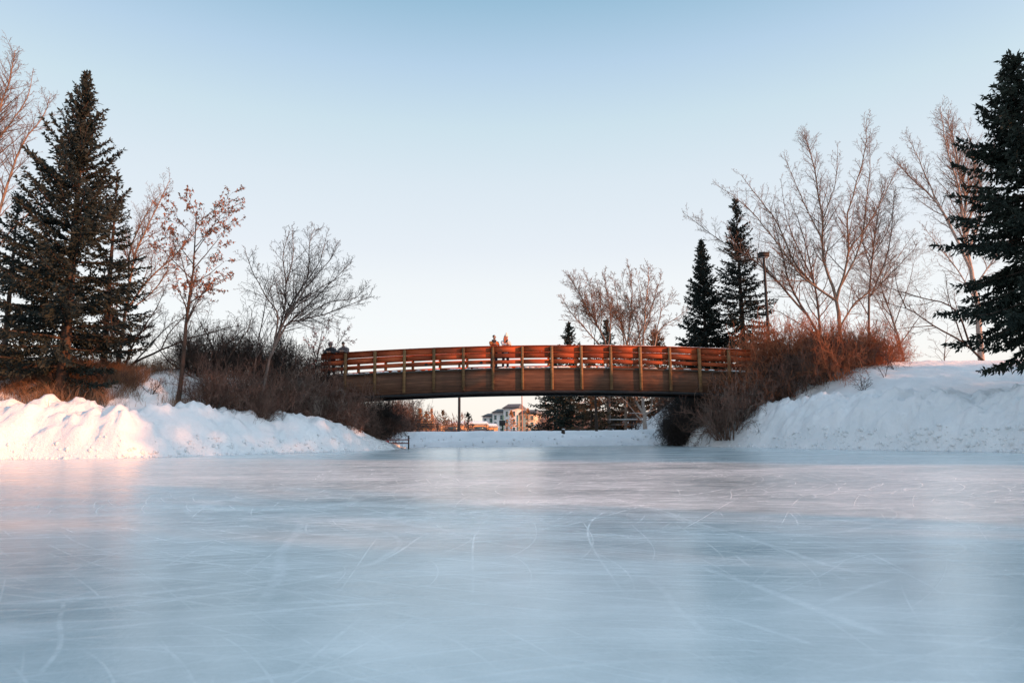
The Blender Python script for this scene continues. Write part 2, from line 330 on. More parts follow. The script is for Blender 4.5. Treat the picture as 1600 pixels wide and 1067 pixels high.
# ---- ice
def ice_material():
    m = bpy.data.materials.new('skated ice'); m.use_nodes = True; t = m.node_tree; b = t.nodes['Principled BSDF']; L = t.links.new
    N = t.nodes.new
    def math_(op, a, bb=None, c=None, clamp=False):
        n = N('ShaderNodeMath'); n.operation = op; n.use_clamp = clamp
        for i, v in enumerate((a, bb, c)):
            if v is None: continue
            if isinstance(v, (int, float)): n.inputs[i].default_value = v
            else: L(v, n.inputs[i])
        return n.outputs[0]
    def mr(v, a, bb, c=0.0, d=1.0, sm=True):
        n = N('ShaderNodeMapRange'); n.interpolation_type = 'SMOOTHSTEP' if sm else 'LINEAR'
        L(v, n.inputs[0]); n.inputs[1].default_value = a; n.inputs[2].default_value = bb; n.inputs[3].default_value = c; n.inputs[4].default_value = d
        return n.outputs[0]
    g = N('ShaderNodeNewGeometry'); pos = g.outputs['Position']
    def mapped(rot, sc, loc=(0, 0, 0)):
        n = N('ShaderNodeMapping'); n.inputs['Rotation'].default_value = (0, 0, rot); n.inputs['Scale'].default_value = sc; n.inputs['Location'].default_value = loc
        L(pos, n.inputs[0]); return n.outputs[0]
    def noise(v, s, det=3, ro=0.5, dist=0.0):
        n = N('ShaderNodeTexNoise'); L(v, n.inputs[0]); n.inputs['Scale'].default_value = s; n.inputs['Detail'].default_value = det
        n.inputs['Roughness'].default_value = ro; n.inputs['Distortion'].default_value = dist; return n.outputs[0]
    cloud = noise(mapped(0.2, (0.5, 1.0, 1)), 0.55, 6, 0.6, 0.4)
    cloud2 = noise(mapped(-0.3, (0.7, 1.3, 1), (7, 3, 0)), 2.3, 6, 0.65)
    grain = noise(pos, 45, 3, 0.7)
    frost = math_('ADD', mr(cloud, 0.30, 0.72, 0.05, 0.40), mr(cloud2, 0.40, 0.74, 0, 0.12))
    # broad scraped streaks
    for i, (rot, sx_, sy_, lo, hi, amt) in enumerate([(0.12, 0.3, 0.9, 0.46, 0.76, 0.16), (-0.5, 0.4, 1.0, 0.48, 0.76, 0.12), (0.7, 0.4, 1.0, 0.50, 0.76, 0.12), (-0.2, 0.8, 2.0, 0.48, 0.78, 0.08)]):
        s = noise(mapped(rot, (sx_, sy_, 1), (i*13.1, i*7.7, 0)), 1.1, 7, 0.66, 0.25)
        frost = math_('ADD', frost, math_('MULTIPLY', mr(s, lo, hi), amt))
    # long skate tracks: warped families of thin parallel cuts, broken up by patches
    lines = None
    fams = []
    rr_ = random.Random(12)
    for i in range(13):
        fams.append((rr_.uniform(-1.0, 1.0)*(1.0 if i % 3 else 1.5), rr_.uniform(0.35, 0.9), rr_.uniform(.005, .010), rr_.uniform(.35, .65), rr_.uniform(0.10, 0.22), rr_.uniform(1.6, 3.2)))
    for i in range(4):
        fams.append((rr_.uniform(-0.8, 0.8), rr_.uniform(0.10, 0.2), .0035, .35, 0.3, .5))
    for i in range(5):
        fams.append((rr_.uniform(-0.35, 0.35), rr_.uniform(0.22, 0.4), .014, .5, 0.15, 2.5))
    for i in range(4):
        fams.append((rr_.uniform(-0.5, 0.5), rr_.uniform(0.10, 0.16), .006, .55, 0.18, 2.0))
    for i in range(11):
        fams.append(((rr_.uniform(-7, 7), rr_.uniform(2, 16)), rr_.uniform(0.4, 0.9), rr_.uniform(.005, .012), rr_.uniform(.35, .6), 0.2, .8))
    for i, (rot, spc, w, amt, nsc, warp) in enumerate(fams):
        wv = noise(mapped(0, (1, 1, 1), (i*9.7, i*5.3, 0)), nsc, 0.0, 0.4)
        if isinstance(rot, tuple):
            dt = N('ShaderNodeVectorMath'); dt.operation = 'DISTANCE'; L(pos, dt.inputs[0]); dt.inputs[1].default_value = (*rot, 0); rot = i*.5
        else:
            dt = N('ShaderNodeVectorMath'); dt.operation = 'DOT_PRODUCT'; L(pos, dt.inputs[0]); dt.inputs[1].default_value = (math.sin(rot), math.cos(rot), 0)
        c_ = math_('ADD', math_('ADD', dt.outputs['Value'], math_('MULTIPLY', wv, warp*2.2)), i*.37)
        f_ = math_('FRACT', math_('DIVIDE', c_, spc))
        a_ = math_('MULTIPLY', math_('ABSOLUTE', math_('SUBTRACT', f_, 0.5)), spc)
        msk = mr(noise(mapped(rot, (.6, 1.4, 1), (i*3.1, i*8.3, 0)), 0.55 if spc > .3 else .9, 2, 0.5), 0.50, 0.62)
        l = math_('MULTIPLY', math_('MULTIPLY', mr(a_, w*0.35, w, 1, 0), amt), msk)
        lines = l if lines is None else math_('MAXIMUM', lines, l)
    brk = mr(noise(mapped(0.7, (1, 1, 1)), 3.5, 4, 0.7), 0.34, 0.6, 0.3, 1.0)
    lines = math_('MULTIPLY', lines, brk)
    # the skated-up zone in the middle of the pond; little worn near the shore we stand on
    dc = N('ShaderNodeVectorMath'); dc.operation = 'DISTANCE'; L(pos, dc.inputs[0]); dc.inputs[1].default_value = (0.5, 13, 0)
    worn = mr(math_('ADD', dc.outputs['Value'], math_('MULTIPLY', cloud, 4.0)), 8.5, 13.0, 1.55, 0.32)
    lines = math_('MULTIPLY', lines, worn)
    # tracks that stand out: circles and straight cuts
    sp = N('ShaderNodeSeparateXYZ'); wob = N('ShaderNodeVectorMath'); wob.operation = 'ADD'
    wn = N('ShaderNodeTexNoise'); L(pos, wn.inputs[0]); wn.inputs['Scale'].default_value = 0.6
    wsub = N('ShaderNodeVectorMath'); wsub.operation = 'MULTIPLY_ADD'; L(wn.outputs['Color'], wsub.inputs[0]); wsub.inputs[1].default_value = (0.35, 0.35, 0); L(pos, wsub.inputs[2])
    L(wsub.outputs[0], sp.inputs[0]); X, Y = sp.outputs[0], sp.outputs[1]
    rough_edge = mr(noise(pos, 14, 5, 0.7), 0.35, 0.62, 0.25, 1.0)
    def ring(cx, cy, rx, ry, w, amt):
        nonlocal lines
        dx = math_('DIVIDE', math_('SUBTRACT', X, cx), rx); dy = math_('DIVIDE', math_('SUBTRACT', Y, cy), ry)
        rr = math_('SQRT', math_('ADD', math_('MULTIPLY', dx, dx), math_('MULTIPLY', dy, dy)))
        a = math_('MULTIPLY', math_('ABSOLUTE', math_('SUBTRACT', rr, 1.0)), min(rx, ry))
        lines = math_('MAXIMUM', lines, math_('MULTIPLY', math_('MULTIPLY', mr(a, w*0.3, w*.8, 1, 0), amt*.7), rough_edge))
    def cut(p, q, w, amt, fuzz=True):
        nonlocal lines
        e = q-p; Ln = e.length; e = e/Ln; nx, ny = -e.y, e.x
        a = math_('ABSOLUTE', math_('ADD', math_('ADD', math_('MULTIPLY', X, nx), math_('MULTIPLY', Y, ny)), -(p.x*nx+p.y*ny)))
        s = math_('ADD', math_('ADD', math_('MULTIPLY', X, e.x), math_('MULTIPLY', Y, e.y)), -(p.x*e.x+p.y*e.y))
        ends = math_('MULTIPLY', mr(s, 0, Ln*0.12), mr(s, Ln*0.85, Ln, 1, 0))
        v = math_('MULTIPLY', math_('MULTIPLY', mr(a, w*0.15, w*.8, 1, 0), amt*.62), ends)
        if fuzz: v = math_('MULTIPLY', v, rough_edge)
        lines = math_('MAXIMUM', lines, v)
    off = Vector((0.175, 0.175, 0))
    for (x, y, rx, ry, w, amt) in [(435, 784, 0.75, 0.75, 0.10, .5), (520, 775, 1.1, 0.9, 0.08, .5), (560, 790, 1.6, 1.1, 0.06, .4), (1000, 800, 2.2, 1.5, 0.05, .4), (240, 860, 1.5, 1.5, .03, .35), (700, 765, 2.5, 2.0, .06, .35)]:
        c = ice_at(x, y)+off; ring(c.x, c.y, rx, ry, w, amt)
    c = ice_at(560, 880)+off; 
    for (x0, y0, x1, y1, w, amt) in [(940, 772, 1420, 918, .05, .65), (900, 762, 1180, 850, .04, .45), (1080, 880, 1400, 1000, .05, .5), (0, 945, 560, 895, .06, .5), (0, 900, 330, 880, .05, .3),
                                     (480, 800, 395, 960, .06, .45), (40, 1067, 95, 930, .02, .4), (1270, 940, 1400, 900, .03, .35), (1130, 960, 1280, 1010, .03, .35),
                                     (330, 870, 640, 850, .04, .4), (190, 780, 640, 765, .09, .45), (600, 830, 900, 815, .06, .3), (440, 1067, 560, 960, .02, .3), (1000, 900, 1110, 1000, .03, .25)]:
        p = ice_at(x0, y0)+off; q = ice_at(x1, y1)+off; cut(p, q, w, amt)
    # chips and flakes of scraped snow
    chips = mr(noise(pos, 5.5, 8, 0.75), 0.66, 0.73, 0, 0.5)
    chips2 = mr(noise(pos, 1.6, 2, 0.5), 0.5, 0.62)
    chips = math_('MULTIPLY', math_('ADD', chips, mr(noise(pos, 22, 3, 0.6), 0.70, 0.76, 0, 0.45)), chips2)
    fr = math_('ADD', math_('ADD', frost, math_('MULTIPLY', lines, 0.75)), chips, clamp=True)
    fr = math_('ADD', math_('MULTIPLY', fr, 0.92), math_('MULTIPLY', math_('SUBTRACT', grain, 0.5), 0.14), clamp=True)
    rp = N('ShaderNodeValToRGB'); L(fr, rp.inputs[0])
    e = rp.color_ramp.elements; e[0].position = 0.0; e[0].color = (0.31, 0.415, 0.45, 1); e[1].position = 1.0; e[1].color = (0.92, 0.945, 0.955, 1)
    e2 = rp.color_ramp.elements.new(0.45); e2.color = (0.66, 0.755, 0.785, 1)
    L(rp.outputs[0], b.inputs['Base Color'])
    L(mr(fr, 0, 1, 0.13, 0.36, False), b.inputs['Roughness'])
    b.inputs['Specular IOR Level'].default_value = 0.5; b.inputs['IOR'].default_value = 1.46
    bp = N('ShaderNodeBump'); bp.inputs['Distance'].default_value = 0.004; bp.inputs['Strength'].default_value = 0.7
    L(math_('ADD', fr, math_('MULTIPLY', grain, 0.3)), bp.inputs['Height']); L(bp.outputs[0], b.inputs['Normal'])
    return m
MT['ice'] = ice_material()

# ------------------------------------------------------------------ ground, ice
v = [(-200, -100, 0), (260, -100, 0), (260, 60, 0), (-200, 60, 0)]
tag(link('ice', fast_mesh('ice', v, [[(0, 1, 2, 3)]]), MT['ice']), 'frozen pond surface covered in pale skate marks', 'ice', kind='structure')
def axis(segs):
    out = []
    for a, b, st in segs: out += list(np.arange(a, b, st))
    out.append(segs[-1][1]); return np.array(out)
gx = axis([(-1500, -300, 150), (-300, -80, 15), (-80, -30, 1.5), (-30, -21, 0.4), (-21, -5.5, 0.115), (-5.5, 9, 0.3), (9, 23, 0.115), (23, 40, 0.5), (40, 90, 1.5), (90, 300, 15), (300, 1500, 150)])
gy = axis([(-300, -60, 30), (-60, -4, 2), (-4, 18, 0.6), (18, 46, 0.115), (46, 62, 0.3), (62, 110, 1.5), (110, 300, 15), (300, 2000, 170)])
GX, GY = np.meshgrid(gx, gy); GZ = terrain(GX, GY)
nxg, nyg = len(gx), len(gy)
idx = np.arange(nxg*nyg).reshape(nyg, nxg)
F = np.stack([idx[:-1, :-1], idx[:-1, 1:], idx[1:, 1:], idx[1:, :-1]], -1).reshape(-1, 4)
zz = GZ.ravel(); keep = ~np.all(zz[F] < -0.35, axis=1)
tag(link('snow_ground', fast_mesh('snow_ground', np.stack([GX, GY, GZ], -1).reshape(-1, 3), [F[keep]], True), MT['snow']),
    'snow covered banks and land around the frozen pond', 'snow', kind='structure')

def crumbs():
    rs = np.random.RandomState(9); P = []; Sz = []
    def run(i0, i1, n, dmax, smin, smax):
        for k in range(n):
            i = rs.randint(i0, i1); t = rs.rand(); a = PX[i]; b = PX[(i+1) % len(PX)]
            e = b[:2]-a[:2]; e = e/np.linalg.norm(e); nrm = np.array([-e[1], e[0]])      # away from the ice
            c = a[:2]+(b[:2]-a[:2])*t; d = -0.25+dmax*rs.rand()**1.3; sz = smin+(smax-smin)*rs.rand()**3
            q = c+nrm*d; P.append(q); Sz.append(sz)
    run(0, 8, 1100, .7, .015, .085); run(13, 20, 1200, .7, .015, .09); run(8, 13, 300, 2.0, .03, .10)
    P = np.array(P); Sz = np.array(Sz); z = np.maximum(terrain(P[:, 0], P[:, 1]), 0.0)
    g_ = (1+5**.5)/2
    iv = np.array([(-1, g_, 0), (1, g_, 0), (-1, -g_, 0), (1, -g_, 0), (0, -1, g_), (0, 1, g_), (0, -1, -g_), (0, 1, -g_), (g_, 0, -1), (g_, 0, 1), (-g_, 0, -1), (-g_, 0, 1)])/1.9
    fi = np.array([(0, 11, 5), (0, 5, 1), (0, 1, 7), (0, 7, 10), (0, 10, 11), (1, 5, 9), (5, 11, 4), (11, 10, 2), (10, 7, 6), (7, 1, 8), (3, 9, 4), (3, 4, 2), (3, 2, 6), (3, 6, 8), (3, 8, 9), (4, 9, 5), (2, 4, 11), (6, 2, 10), (8, 6, 7), (9, 8, 1)])
    n = len(P); V = iv[None]*(Sz[:, None, None]*(0.7+0.6*rs.rand(n, 12, 1)))*(0.7+0.7*rs.rand(n, 1, 3))
    V = V+np.stack([P[:, 0], P[:, 1], z+Sz*0.25], 1)[:, None, :]
    return fast_mesh('snow_crumbs', V.reshape(-1, 3), [(fi[None]+np.arange(n)[:, None, None]*12).reshape(-1, 3)])
tag(link('snow_crumbs', crumbs(), MT['snow']), 'crumbled lumps of ploughed snow along the pond edge', 'snow', kind='stuff')

# ------------------------------------------------------------------ footbridge
BY = 38.0; BW = 3.4
bxc = at(841, 540, BY).x
z_top = at(841, 540.2, BY).z; z_deck = at(841, 573.5, BY).z; z_gb = at(841, 609.5, BY).z
def arc(x): return -0.0026*(x-bxc)**2
X0, X1 = -10.75, 13.6
bridge = thing('footbridge', 'arched wooden footbridge with red rails spanning the frozen channel', 'bridge', (bxc, BY+BW/2, 0))
def bl(v): return np.array(v)-np.array([bxc, BY+BW/2, 0])
def arched(x0, x1, y0, y1, za, zb, step=0.4, uv=False):
    n = max(2, int((x1-x0)/step)+1); xs = np.linspace(x0, x1, n)
    V = []; 
    for x in xs:
        a = arc(x)
        V += [(x, y0, za+a), (x, y1, za+a), (x, y1, zb+a), (x, y0, zb+a)]
    Fq = []
    for i in range(n-1):
        for k in range(4): Fq.append((i*4+k, i*4+(k+1) % 4, i*4+4+(k+1) % 4, i*4+4+k))
    Fq += [(3, 2, 1, 0), (n*4-4, n*4-3, n*4-2, n*4-1)]
    me = fast_mesh('m', bl(V), [Fq])
    if uv:
        lay = me.uv_layers.new(name='beam')
        co = [(V[i][0], V[i][2]-arc(V[i][0])) for i in range(len(V))]
        li = np.zeros(len(me.loops), np.int32); me.loops.foreach_get('vertex_index', li)
        lay.data.foreach_set('uv', np.array([co[i] for i in li], np.float32).ravel())
    return me
z_gt = z_deck-0.14
for yy in (BY+0.14, BY+BW-0.34):
    link('girder', arched(X0, X1, yy, yy+0.20, z_gb, z_gt, uv=True), MT['glulam'], bridge)
    link('bottom_flange', arched(X0, X1, yy-0.03, yy+0.26, z_gb-0.13, z_gb-0.002), MT['black'], bridge)
link('deck', arched(X0, X1, BY+0.10, BY+BW-0.10, z_gt+0.003, z_deck-0.02), MT['deck_wood'], bridge)
def snow_patches():
    rng = np.random.RandomState(4); mb = MB()
    for x in np.arange(X0+0.3, X1-0.3, 0.16):
        for yy in (BY+0.16, BY+BW-0.3):
            if rng.rand() < 0.55: continue
            h = 0.02+0.05*rng.rand(); mb.ball(bl((x+rng.rand()*0.1, yy+rng.rand()*0.1, z_deck-0.02+arc(x)+h*0.2)), (0.09+0.12*rng.rand(), 0.07, h), 8, 5)
    return mb.mesh('snow')
tag(link('deck_snow', snow_patches(), MT['snow'], bridge), None, None, kind='stuff')
rng = random.Random(3)
pxs = [at(770, 560, BY).x + 1.653*i for i in range(-5, 9)]
for side, (yp, yr) in enumerate(((BY+0.055, BY+0.165), (BY+BW-0.055, BY+BW-0.165))):
    for x in pxs:
        a = arc(x); mb = MB(); w = 0.155+rng.uniform(-.006, .006)
        mb.box((0, 0, 0), (w, 0.15, z_top-0.03-z_gb-0.05))
        hh = (z_top-0.03-z_gb-0.05)/2
        for zb in (hh-0.15, hh-0.5, -hh+0.2, -hh+0.75): mb.tube([(0, -0.076, zb), (0, -0.092, zb)], 0.018, 6)
        o = link('post', mb.mesh('post'), MT['post_wood'], bridge, bl((x, yp, (z_top-0.03+z_gb+0.05)/2+a)))
        o.rotation_euler = (0, 0, 0) if side == 0 else (0, 0, math.pi)
    xs = [X0]+pxs+[X1]
    for i in range(len(xs)-1):
        xa, xb = xs[i], xs[i+1]
        for za, zb in ((z_top-0.32, z_top), (z_top-0.63, z_top-0.40), (z_top-0.98, z_top-0.80)):
            dz = rng.uniform(-.006, .006)
            me = arched(xa+0.004, xb-0.004, min(yr, yr)-0.03, yr+0.03, za+dz, zb+dz, 0.55)
            link('rail', me, MT['rail_red'], bridge)
    # cap boards
    for i in range(1):
        link('top_cap', arched(X0, X1, yr-0.10, yr+0.06 if side == 0 else yr+0.10, z_top+0.009, z_top+0.045), MT['rail_red'], bridge)
def ledge_snow():
    rng_ = np.random.RandomState(14); mb = MB()
    for x in np.arange(X0+0.4, X1-0.4, 0.22):
        for yy in (BY+0.14, BY+BW-0.14):
            if vn(np.array([x*0.6]), np.array([yy]), 5)[0] < 0.55: continue
            mb.ball(bl((x+rng_.rand()*0.1, yy, z_top+.047+arc(x))), (0.15, 0.05, 0.012+.014*rng_.rand()), 8, 5)
    return mb.mesh('rail_snow')
tag(link('rail_snow', ledge_snow(), MT['snow'], bridge), None, None, kind='stuff')
for px in (666, 752):
    p = at(px, 567, BY+0.12); mb = MB(); mb.tube([(0, -0.06, 0), (0, 0.01, 0)], 0.085, 14); mb.tube([(0, -0.075, 0), (0, -0.06, 0)], 0.06, 14)
    link('round_lamp', mb.mesh('round_lamp'), MT['black'], bridge, bl((p.x, BY+0.125, z_top-0.89+arc(p.x))))
# concrete abutments in the banks
MT['concrete'] = mat('concrete', (0.25, 0.24, 0.23), 0.9, (0.35, 0.34, 0.32), 3, bump=0.01)
for xa in (-10.4, 13.0):
    mb = MB(); mb.box((0, 0, 0), (1.6, BW+0.2, 3.2)); link('abutment', mb.mesh('abutment'), MT['concrete'], bridge, bl((xa, BY+BW/2, z_gb-0.15-1.6+arc(xa))))

# ------------------------------------------------------------------ vegetation generators
def rotv(d, ang, az):
    a = Vector((0, 0, 1)) if abs(d.z) < 0.9 else Vector((1, 0, 0))
    n = d.cross(a).normalized(); n.rotate(Quaternion(d, az)); v = d.copy(); v.rotate(Quaternion(n, ang)); return v
def grow(out, p, d, L, r, lev, P, rg, az=0.0):
    n = P['seg'][lev]; st = L/n; pts = [p.copy()]; rad = [r]; dirs = [d.copy()]
    wob = P['wob'][lev]; up = P['up'][lev]; tip = P.get('tip', 0.3)
    for i in range(n):
        d = Vector((d.x+rg.gauss(0, wob), d.y+rg.gauss(0, wob), d.z+rg.gauss(0, wob)+up)).normalized()
        p = p+d*st; pts.append(p.copy()); rad.append(r*(1-(1-tip*(.35 if lev <= 1 else 1))*(i+1)/n)); dirs.append(d.copy())
    out[lev].append((pts, rad))
    if lev >= P['max']: return
    nc = P['n'][lev]; nc = max(1, int(round(nc*rg.uniform(0.8, 1.2)*min(1, 0.4+L/P['ref'][lev]*0.6))))
    s0 = P['start'][lev]; phi = rg.uniform(0, 6.28)
    for c in range(nc):
        t = s0+(1-s0)*(c+rg.random()*0.9)/nc; f = t*n; i = min(int(f), n-1); q = pts[i].lerp(pts[i+1], f-i)
        phi += 2.4+rg.gauss(0, 0.5)
        ang = R(rg.gauss(P['ang'][lev], P['ang'][lev]*0.22))
        cd = rotv(dirs[i+1], ang, phi)
        cl = L*P['ratio'][lev]*(1-P['fall'][lev]*t)*rg.uniform(0.65, 1.2)
        cr_ = min(rad[i]*0.72, max(P['rmin'], r*(1-0.7*t)*P['rr'][lev]))
        grow(out, q, cd, cl, cr_, lev+1, P, rg)
def tubes_mesh(name, tl, sides, scale=(1, 1, 1), rs=1.0, rmin=0.0):
    groups = {}
    for pts, rad in tl: groups.setdefault(len(pts), []).append((pts, rad))
    Vs = []; Fs = []; n0 = 0
    for n, items in groups.items():
        P = np.array([[tuple(p) for p in pts] for pts, _ in items])*np.array(scale)
        Rr = np.maximum(np.array([rad for _, rad in items])*rs, rmin)
        V, F_ = tubes(P, Rr, sides, None); Vs.append(V); Fs.append(F_+n0); n0 += len(V)
    return fast_mesh(name, np.vstack(Vs), [np.vstack(Fs)], True)
DEC = dict(seg=[7, 9, 6, 4, 3], wob=[0.05, 0.06, 0.075, 0.11, 0.15], up=[0.02, 0.03, 0.025, 0.02, 0.01], n=[8, 11, 10, 7, 0], start=[0.28, 0.18, 0.12, 0.12, 0],
           ang=[38, 38, 42, 45, 0], ratio=[0.78, 0.48, 0.44, 0.45, 0], fall=[0.35, 0.35, 0.4, 0.4, 0], rr=[0.5, 0.42, 0.42, 0.5, 0], ref=[1, 4, 1.8, 0.7, 1], rmin=0.006, max=4)
def bare_tree(label, base, H, wid, seed, bark='bark_grey', twig='twig_pink', stems=None, P=None, r=0.2, group=None, lean=(0, 0), cx=0.0, leaves=None, name='bare_tree', rmin=0.008, clip=True):
    """stems: list of (dir, length, radius, base offset). The crown is fitted to height H and width wid."""
    rg = random.Random(seed); pr = dict(DEC)
    if P: pr.update(P)
    out = [[] for _ in range(6)]
    stems = stems or [((lean[0], lean[1], 1), H*0.8, r, (0, 0))]
    for (dv, L, r0, of) in stems:
        grow(out, Vector((of[0], of[1], -0.3)), Vector(dv).normalized(), L, r0, pr.get('lev0', 0), pr, rg)
    allp = np.array([tuple(p) for l in out for pts, _ in l for p in pts])
    top = np.percentile(allp[:, 2], 99.7); x0, x1 = np.percentile(allp[:, 0], [0.7, 99.3])
    sz = H/top; sxy = wid/(x1-x0)
    sc_ = (sxy, sxy, sz)
    t = thing(name, label, 'tree', base, 0, group)
    lv = pr.get('lev0', 0)
    link('trunk', tubes_mesh('trunk', out[0]+out[1] if lv == 0 else out[1], 7, sc_, 0.9), MT[bark], t)
    tw = out[2]+out[3]+out[4]
    link('crown', tubes_mesh('crown', tw, 3, sc_, 0.85, rmin*0.8), MT[twig], t)
    if leaves:
        frac, size, mt_, zlo = leaves
        rs = np.random.RandomState(seed); pts = []
        for l in (out[3], out[4]):
            for ps, _ in l:
                for p in ps[1:]:
                    if p.z*sz > zlo*H and rg.random() < frac: pts.append((p.x*sxy, p.y*sxy, p.z*sz))
        V, F_ = kites(np.array(pts), rs, size)
        link('leaves', fast_mesh('leaves', V, [F_]), MT[mt_], t)
    return t
def limb_tree(label, base_px, d, limbs, seed, bark='bark_grey', twig='twig_pink', group=None, spread=0.35, n2=3.5, P=None, rmin=0.0055, l2=1.0, name='bare_tree', twf=1.0):
    """limbs: [(list of (px, py) traced along the limb, radius)]; every limb leans to its own depth"""
    rg = random.Random(seed); pr = dict(DEC); pr.update(up=[0, 0, .035, .02, .01], n=[0, 0, 9, 6, 0], ang=[38, 38, 40, 46, 0], wob=[.05, .05, .08, .12, .16], start=[0, 0, .15, .1, 0], ratio=[0, 0, .46, .48, 0], fall=[0, 0, .4, .4, 0], rmin=.004)
    if P: pr.update(P)
    base = spot(base_px[0], base_px[1], d)
    out = [[] for _ in range(6)]; tr = []
    first = None
    for pts, r0 in limbs:
        W = [at(px, py, d)-base for px, py in pts]
        if first is None: first = W; W[0] = Vector((0, 0, -.3))
        acc = 0; dy = rg.uniform(-1, 1)*spread*(0.25 if first is W else 1); Q = []
        cum = [0]
        for i in range(1, len(W)): cum.append(cum[-1]+(W[i]-W[i-1]).length)
        tot = cum[-1]
        near = 0 if first is W or W[0].length < .6 else min(1e9, 0)
        for i, w in enumerate(W): Q.append(w+Vector((0, dy*cum[i]*(0.6+0.4*cum[i]/tot), 0)))
        if first is not W:          # root the limb on the nearest point of what already stands
            al = [p for ps, _ in tr for p in ps]; q0 = min(al, key=lambda p: abs(p.x-Q[0].x)+abs(p.z-Q[0].z))
            sh = q0-Q[0]; Q = [q+Vector((sh.x*(1-c/tot)**2, sh.y, sh.z*(1-c/tot)**2)) for q, c in zip(Q, cum)]
        N_ = 14; pp = []
        E = [Q[0]*2-Q[1]]+Q+[Q[-1]*2-Q[-2]]
        for k in range(N_+1):
            u_ = k/N_*(len(Q)-1); i = min(int(u_), len(Q)-2); t_ = u_-i; a, b, c, e = E[i], E[i+1], E[i+2], E[i+3]
            p = 0.5*((2*b)+(-a+c)*t_+(2*a-5*b+4*c-e)*t_*t_+(-a+3*b-3*c+e)*t_**3)
            j = .012*tot/6; pp.append(p+Vector((rg.gauss(0, j), rg.gauss(0, j), rg.gauss(0, j)))*(1 if 0 < k else 0))
        rad = [r0*.72*(1-.93*(k/N_)**.8)+.007 for k in range(N_+1)]
        tr.append((pp, rad)); phi = rg.uniform(0, 6)
        nc = int(tot*n2)
        for c in range(nc):
            t_ = .16+.84*(c+rg.random())/nc
            if first is W and len(limbs) > 1: t_ = .45+.55*(c+rg.random())/nc
            f = min(t_, .999)*N_; i = int(f); q = pp[i].lerp(pp[i+1], f-i); dr = (pp[i+1]-pp[i]).normalized(); phi += 2.4+rg.gauss(0, .5)
            cd = rotv(dr, R(rg.gauss(42, 9)), phi); cd.z += .15; cd.normalize()
            Lc = l2*(0.62+0.17*tot)*(1.15-.88*t_)*rg.uniform(.5, 1.25)
            grow(out, q, cd, Lc, min(rad[i]*.6, .012+.012*Lc), 2, pr, rg)
    t = thing(name, label, 'tree', base, 0, group)
    link('trunk', tubes_mesh('trunk', tr, 8), MT[bark], t)
    link('crown', tubes_mesh('crown', out[2]+out[3]+out[4], 3, (1, 1, 1), twf, rmin), MT[twig], t)
    return t
def kites(P, rs, size, D=None, wr=0.5):
    n = len(P)
    if D is None: D = rs.normal(size=(n, 3)); D[:, 2] -= 0.5
    D = D/(np.linalg.norm(D, axis=1, keepdims=True)+1e-9)
    Q = rs.normal(size=(n, 3)); Wd = np.cross(D, Q); Wd /= np.linalg.norm(Wd, axis=1, keepdims=True)+1e-9
    L = (size*(0.6+0.8*rs.rand(n)))[:, None]
    V = np.stack([P, P+D*L*0.4+Wd*L*wr*0.5, P+D*L, P+D*L*0.4-Wd*L*wr*0.5], 1).reshape(-1, 3)
    return V, np.arange(n*4).reshape(n, 4)
